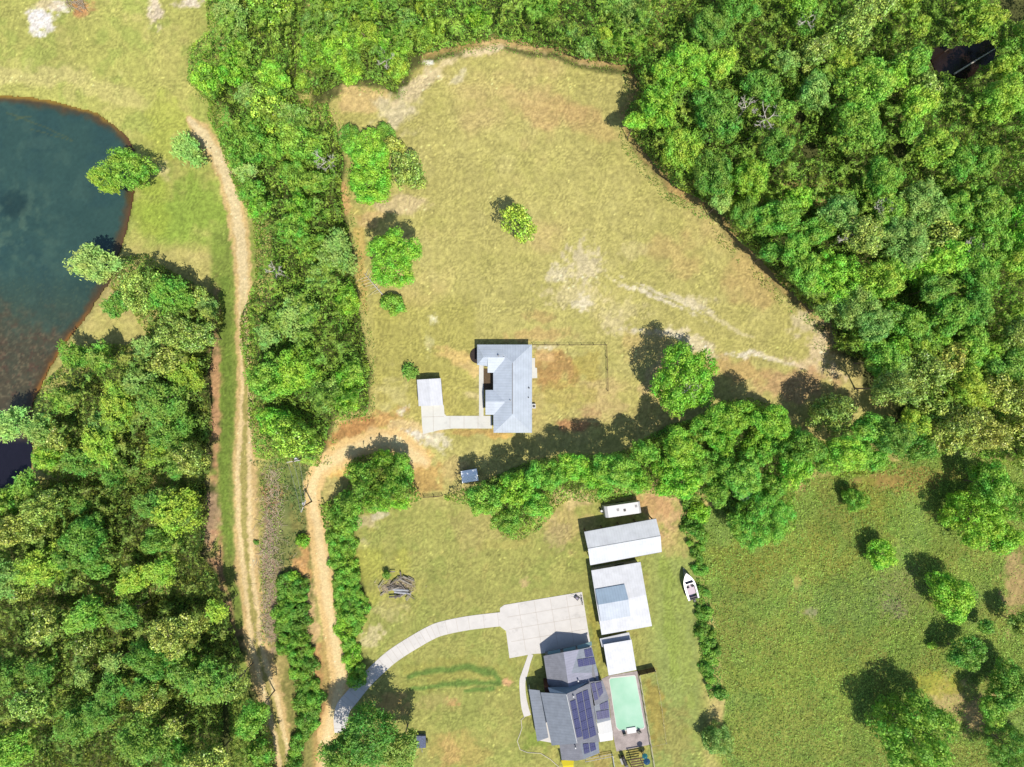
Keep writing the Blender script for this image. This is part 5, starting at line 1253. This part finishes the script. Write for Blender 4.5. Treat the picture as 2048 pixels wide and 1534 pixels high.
# yellow canopy, pergola, teal umbrellas, grill
p = W(1135, 1527); t = thing("yellow_canopy", tuple(p), "bright yellow canopy against the bottom wall of the solar-panel house", "canopy")
mb = MB(); mb.slab([W(a_, b_, z_) for a_, b_, z_ in [(1122, 1521, 2.2), (1148, 1519, 2.2), (1147, 1530, 2.45), (1126, 1532, 2.45)]], .04); mb.slab([W(a_, b_, z_) for a_, b_, z_ in [(1126, 1532, 2.45), (1147, 1530, 2.45), (1147, 1545, 2.1), (1128, 1547, 2.1)]], .04)
mb.build("cloth", new_mat("yellow_cloth", lin((240, 220, 40)), .8), t)
for a_, b_ in ((1124, 1523), (1146, 1521), (1129, 1545), (1146, 1543)):
    q_ = W(a_, b_, 2.1); mb = MB(); mb.tube([(q_.x, q_.y, 0), (q_.x, q_.y, 2.12)], .03, 6); mb.build("pole", M_TRIM, t)
p = W(1276, 1525); t = thing("pergola", tuple(p), "dark brown slatted pergola at the bottom edge below the pool", "pergola")
for k in range(6):
    a_, b_ = W(1262, 1519 + 5 * k, 2.2), W(1288, 1514.5 + 5 * k, 2.2); mb = MB(); mb.slab([a_, b_, b_ - Vector((0, .2, 0)), a_ - Vector((0, .2, 0))], .1); mb.build("slat", M_WOOD, t)
for a_, b_ in ((1262, 1518), (1287, 1514), (1266, 1544), (1290, 1540)):
    q_ = W(a_, b_, 2.1); mb = MB(); mb.box((q_.x, q_.y, 2.1), (.12, .12, 2.12)); mb.build("post", M_WOOD, t)
def parasol(px, py, r, col, label, h=2.4):
    p = W(px, py, h); t = thing("parasol", (p.x, p.y, 0), label, "parasol"); mb = MB(); n = 8
    for k in range(n):
        a0, a1 = 2 * math.pi * k / n, 2 * math.pi * (k + 1) / n
        mb.poly([(0, 0, h + .25), (r * math.cos(a0), r * math.sin(a0), h - .1), (r * math.cos(a1), r * math.sin(a1), h - .1)])
        mb.poly([(0, 0, h + .22), (r * math.cos(a1), r * math.sin(a1), h - .13), (r * math.cos(a0), r * math.sin(a0), h - .13)])
    mb.build("canopy", new_mat("parasol_cloth", lin(col), .8), t, world=False)
    mb = MB(); mb.tube([(0, 0, 0), (0, 0, h + .3)], .03, 6); mb.build("pole", M_TRIM, t, world=False)
parasol(1290, 1513, .5, (40, 122, 128), "upper small teal folded parasol beside the pergola")
parasol(1294, 1524, .6, (36, 84, 120), "lower blue-teal folded parasol beside the pergola")
p = W(1247, 1516); t = thing("grill", tuple(p), "long black barbecue smoker at the bottom edge left of the pergola", "grill", None, math.radians(-68))
mb = MB(); mb.tube([(-.9, 0, .9), (.75, 0, .9)], .33, 12); mb.build("barrel", M_PLASTIC, t, world=False)
mb = MB(); mb.box((1.15, 0, .95), (.6, .6, .6)); mb.build("firebox", M_DARK, t, world=False)
mb = MB(); mb.tube([(-.75, 0, 1.1), (-.75, 0, 1.8)], .08, 8); mb.build("chimney", M_DARK, t, world=False)
for a_ in (-.7, .6):
    for b_ in (-.25, .25): mb = MB(); mb.box((a_, b_, .6), (.06, .06, .6)); mb.build("leg", M_DARK, t, world=False)
mb = MB(); mb.box((0, -.5, .85), (1.1, .3, .05)); mb.build("side_shelf", M_VENT, t, world=False)
# blue bin in the tree shade
p = W(843, 1478); t = thing("utility_trailer", tuple(p), "small blue-grey box trailer in the oak's shade on the lower lawn", "trailer")
mb = MB(); mb.box((p.x, p.y, 1.0), (1.7, 2.1, .6)); mb.build("box", weather(new_mat("blue_grey_tarp", lin((96, 108, 140)), .6), 3, .6), t)
for s in (-1, 1):
    mb = MB(); mb.tube([(p.x + s * .95, p.y - .2, .3), (p.x + s * 1.1, p.y - .2, .3)], .3, 14); mb.build("wheel", M_PLASTIC, t)
mb = MB(); mb.tube([(p.x, p.y - 1, .5), (p.x + .2, p.y - 2.1, .45)], .05, 6); mb.build("tongue", M_VENT, t)

# travel trailer ---------------------------------------------------------------------
p = W(1245, 1019.5, 2.4); t = thing("travel_trailer", (p.x, p.y, 0), "white travel trailer parked between the belt and the open barn", "trailer", None, math.radians(8.5))
mb = MB(); Lx, Ly = 3.15, .98; prof = [(-Lx, .7), (-Lx + .12, 2.1), (-Lx + .6, 2.5), (Lx - .35, 2.55), (Lx, 2.2), (Lx, .7)]
for k in range(len(prof) - 1):
    (x0, z0), (x1, z1) = prof[k], prof[k + 1]; mb.poly([(x0, -Ly, z0), (x1, -Ly, z1), (x1, Ly, z1), (x0, Ly, z0)][::-1])
mb.poly([(x_, -Ly, z_) for x_, z_ in prof]); mb.poly([(x_, Ly, z_) for x_, z_ in reversed(prof)]); mb.poly([(-Lx, -Ly, .7), (-Lx, Ly, .7), (Lx, Ly, .7), (Lx, -Ly, .7)])
mb.build("body", white("trailer_white", (234, 232, 232)), t, world=False)
for x_, y_ in ((-.8, .1), (.35, -.1), (2.4, .3)):
    mb = MB(); mb.box((x_, y_, 2.62), (.4, .4, .12)); mb.build("roof_vent", M_VENT if x_ != .35 else M_DARK, t, world=False)
for s in (-1, 1):
    for x_ in (-.45, .45): mb = MB(); mb.tube([(x_, s * .8, .36), (x_, s * 1.0, .36)], .36, 16); mb.build("wheel", M_PLASTIC, t, world=False)
mb = MB(); mb.tube([(-3.1, -.5, .6), (-4.0, 0, .5), (-3.1, .5, .6)], .06, 6); mb.build("hitch", M_DARK, t, world=False)
mb = MB(); mb.tube([(-3.45, 0, .5), (-3.45, 0, 1.0)], .2, 10); mb.build("gas_bottle", M_TRIM, t, world=False)
mb = MB(); mb.poly([(.6, -.985, .9), (1.3, -.985, .9), (1.3, -.985, 2.1), (.6, -.985, 2.1)]); mb.build("door", M_VENT, t, world=False)

# boat on its trailer ------------------------------------------------------------------
ps, pb = W(1388.5, 1199, 1.6), W(1372, 1146, 1.6); hd = math.atan2((pb - ps).y, (pb - ps).x); Lb = (pb - ps).length
t = thing("motorboat", ((ps.x + pb.x) / 2, (ps.y + pb.y) / 2, 0), "white open motorboat with dark seats standing on the grass by the fence line", "boat", None, hd)
sec = []; N = 13
for i in range(N):
    f = i / (N - 1); hw = 1.02 * (1 - max(0, (f - .45) / .55) ** 2.3) * (.93 + .07 * min(1, f * 4)) + .03; sec.append((-Lb / 2 + Lb * f, hw, 1.5 + .3 * f * f, .62 + .55 * max(0, f - .6) ** 1.5))
def loft(prof_fn, closed=False):
    mb = MB(); P = [prof_fn(s_) for s_ in sec]; m_ = len(P[0]); mb.v = [Vector(v) for r_ in P for v in r_]
    for i in range(len(P) - 1):
        for k in range(m_ - 1): a = i * m_ + k; mb.f.append([a, a + m_, a + m_ + 1, a + 1])
    mb.f.append(list(range(m_))); return mb
M_GEL = white("white_gelcoat", (246, 244, 246), None, .3, .5)
loft(lambda s: [(s[0], s[1], s[2]), (s[0], s[1] * .88, s[3] + .35), (s[0], 0, s[3]), (s[0], -s[1] * .88, s[3] + .35), (s[0], -s[1], s[2])]).build("hull", M_GEL, t, world=False)
mb = MB(); n_ = len(sec)                         # side decks and foredeck round the open cockpit
for i in range(n_ - 1):
    a, b = sec[i], sec[i + 1]
    for s in (1, -1):
        ia = a[1] * .72 if a[0] < Lb * .08 else 0; ib = b[1] * .72 if b[0] < Lb * .08 else 0
        mb.poly([(a[0], s * a[1], a[2] + .002), (b[0], s * b[1], b[2] + .002), (b[0], s * ib, b[2] + .02), (a[0], s * ia, a[2] + .02)])
mb.build("deck", M_GEL, t, world=False)
mb = MB(); mb.poly([(-Lb / 2 + .1, -.72, 1.15), (Lb * .12, -.72, 1.15), (Lb * .12, .72, 1.15), (-Lb / 2 + .1, .72, 1.15)]); mb.build("cockpit_floor", new_mat("pinkish_floor", lin((232, 214, 222)), .7), t, world=False)
for x_, y_, d_ in ((.1, .42, (.42, .42, .5)), (.1, -.42, (.42, .42, .5)), (-Lb / 2 + .4, 0, (.35, 1.35, .35))):
    mb = MB(); mb.box((x_, y_, 1.65), d_); mb.box((x_ - d_[0] / 2, y_, 1.85), (.1, d_[1], .5)); mb.build("seat", new_mat("boat_seat", lin((90, 84, 92)), .6), t, world=False)
mb = MB(); mb.slab([(.62, -.78, 2.0), (.62, .78, 2.0), (.95, .62, 1.78), (.95, -.62, 1.78)], .03); mb.build("windscreen", new_mat("tinted_screen", (.02, .02, .03), .1, .5), t, world=False)
mb = MB(); mb.box((-Lb / 2 - .18, 0, 1.75), (.4, .38, .6)); mb.box((-Lb / 2 - .18, 0, 1.15), (.16, .14, .7)); mb.build("outboard_motor", M_PLASTIC, t, world=False)
mb = MB(); mb.box((Lb * .36, 0, 1.86), (.22, .14, .08)); mb.build("bow_cleat", M_VENT, t, world=False)
bt = thing("boat_trailer", tuple(t.location), "galvanised trailer carrying the white motorboat", "trailer", None, hd)
for s in (-1, 1):
    mb = MB(); mb.tube([(-Lb / 2 + .2, s * .55, .5), (Lb * .2, s * .5, .5), (Lb * .62, 0, .5)], .05, 5); mb.build("beam", M_VENT, bt, world=False)
    mb = MB(); mb.tube([(-1.0, s * .92, .32), (-1.0, s * 1.08, .32)], .32, 14); mb.build("wheel", M_PLASTIC, bt, world=False)
for x_ in (-1.4, .6): mb = MB(); mb.box((x_, 0, .7), (.1, 1.1, .2)); mb.build("bunk", M_WOOD, bt, world=False)

# logs ---------------------------------------------------------------------------------
M_LOG = [weather(new_mat("weathered_log", lin(c_), .9, .1), 4, .4) for c_ in ((186, 176, 160), (150, 140, 128), (206, 206, 206))]
g_ = random.Random(9); cx_, cy_ = 797, 1172
LG = [(803, 1178, -.08, 2.7, .22, 2, .3), (806, 1184, -.12, 2.9, .2, 2, .25), (812, 1162, -.45, 2.4, .16, 0, .3), (818, 1156, -.4, 2.2, .14, 0, .3), (790, 1160, .7, 2.0, .13, 1, .4)]
for k in range(30):
    LG.append((cx_ + g_.gauss(0, 16), cy_ + g_.gauss(0, 13), g_.gauss(-.1, .8), g_.uniform(.9, 2.1), g_.uniform(.07, .15), g_.randrange(2), g_.uniform(.1, .5)))
names = {0: "long pale silver log lying across the middle of the log pile", 1: "second pale silver log, just below the first in the pile", 2: "slanting tan log on the upper right of the log pile", 3: "topmost slanting tan log of the log pile", 4: "dark log crossing the others at the pile's upper left"}
for k, (x_, y_, a_, L_, r_, m_, z_) in enumerate(LG):
    p = W(x_, y_); d = Vector((math.cos(a_), math.sin(a_), 0)) * L_ / 2; mb = MB()
    mb.tube([p - d + Vector((0, 0, z_ + r_)), p + Vector((0, 0, z_ + r_ + .05)), p + d + Vector((0, 0, z_ + r_))], [r_ * 1.1, r_, r_ * .75], 7)
    o = mb.build("log", M_LOG[m_]); tag(o, names.get(k, "weathered log in the heap of cut wood on the lawn"), "log", "logs heaped on the lawn")
sticks("twigs", [(765, 1178, 10), (790, 1172, 22), (805, 1160, 16), (818, 1180, 12)], "grey twigs strewn around the log pile", 420, 12, M_STICK, .3, .9)

# power poles and their wires -----------------------------------------------------------
def pole(px, py, h, label, rz, n_ins=3):
    p = W(px, py, h); t = thing("utility_pole", (p.x, p.y, 0), label, "utility pole", None, rz)
    mb = MB(); mb.tube([(0, 0, -.1), (0, 0, h)], [.13, .09], 8); mb.build("post", M_WOOD, t, world=False)
    mb = MB(); mb.box((0, 0, h - .25), (2.2, .12, .12)); mb.build("crossarm", M_DEAD, t, world=False)
    for k in (-1, 0, 1): mb = MB(); mb.tube([(k * .95, 0, h - .25), (k * .95, 0, h)], [.07, .05], 8); mb.build("insulator", M_TRIM, t, world=False)
    mb = MB(); mb.tube([(.25, .3, h - 1.5), (.25, .3, h - .7)], .22, 10); mb.build("transformer", M_TRIM, t, world=False)
    return t
p1 = pole(586, 923, 9.5, "utility pole with transformer at the lower tip of the tree belt", .15)
p2 = pole(606, 1013, 5.0, "utility pole with pale insulators left of the orange road", 1.2)
mb = MB()
for k, dx in enumerate((-.95, 0, .95)):
    a = Vector((p1.location.x + dx, p1.location.y, 9.45)); b = Vector((p2.location.x + dx * .4, p2.location.y + dx, 4.95)); pts = []
    for i in range(9): f = i / 8; q_ = a.lerp(b, f); q_.z -= 1.0 * 4 * f * (1 - f) * .35; pts.append(q_)
    mb.tube(pts, .022, 4, False)
o = mb.build("power_lines", M_VENT); tag(o, "three thin power lines strung between the two utility poles", "power lines")
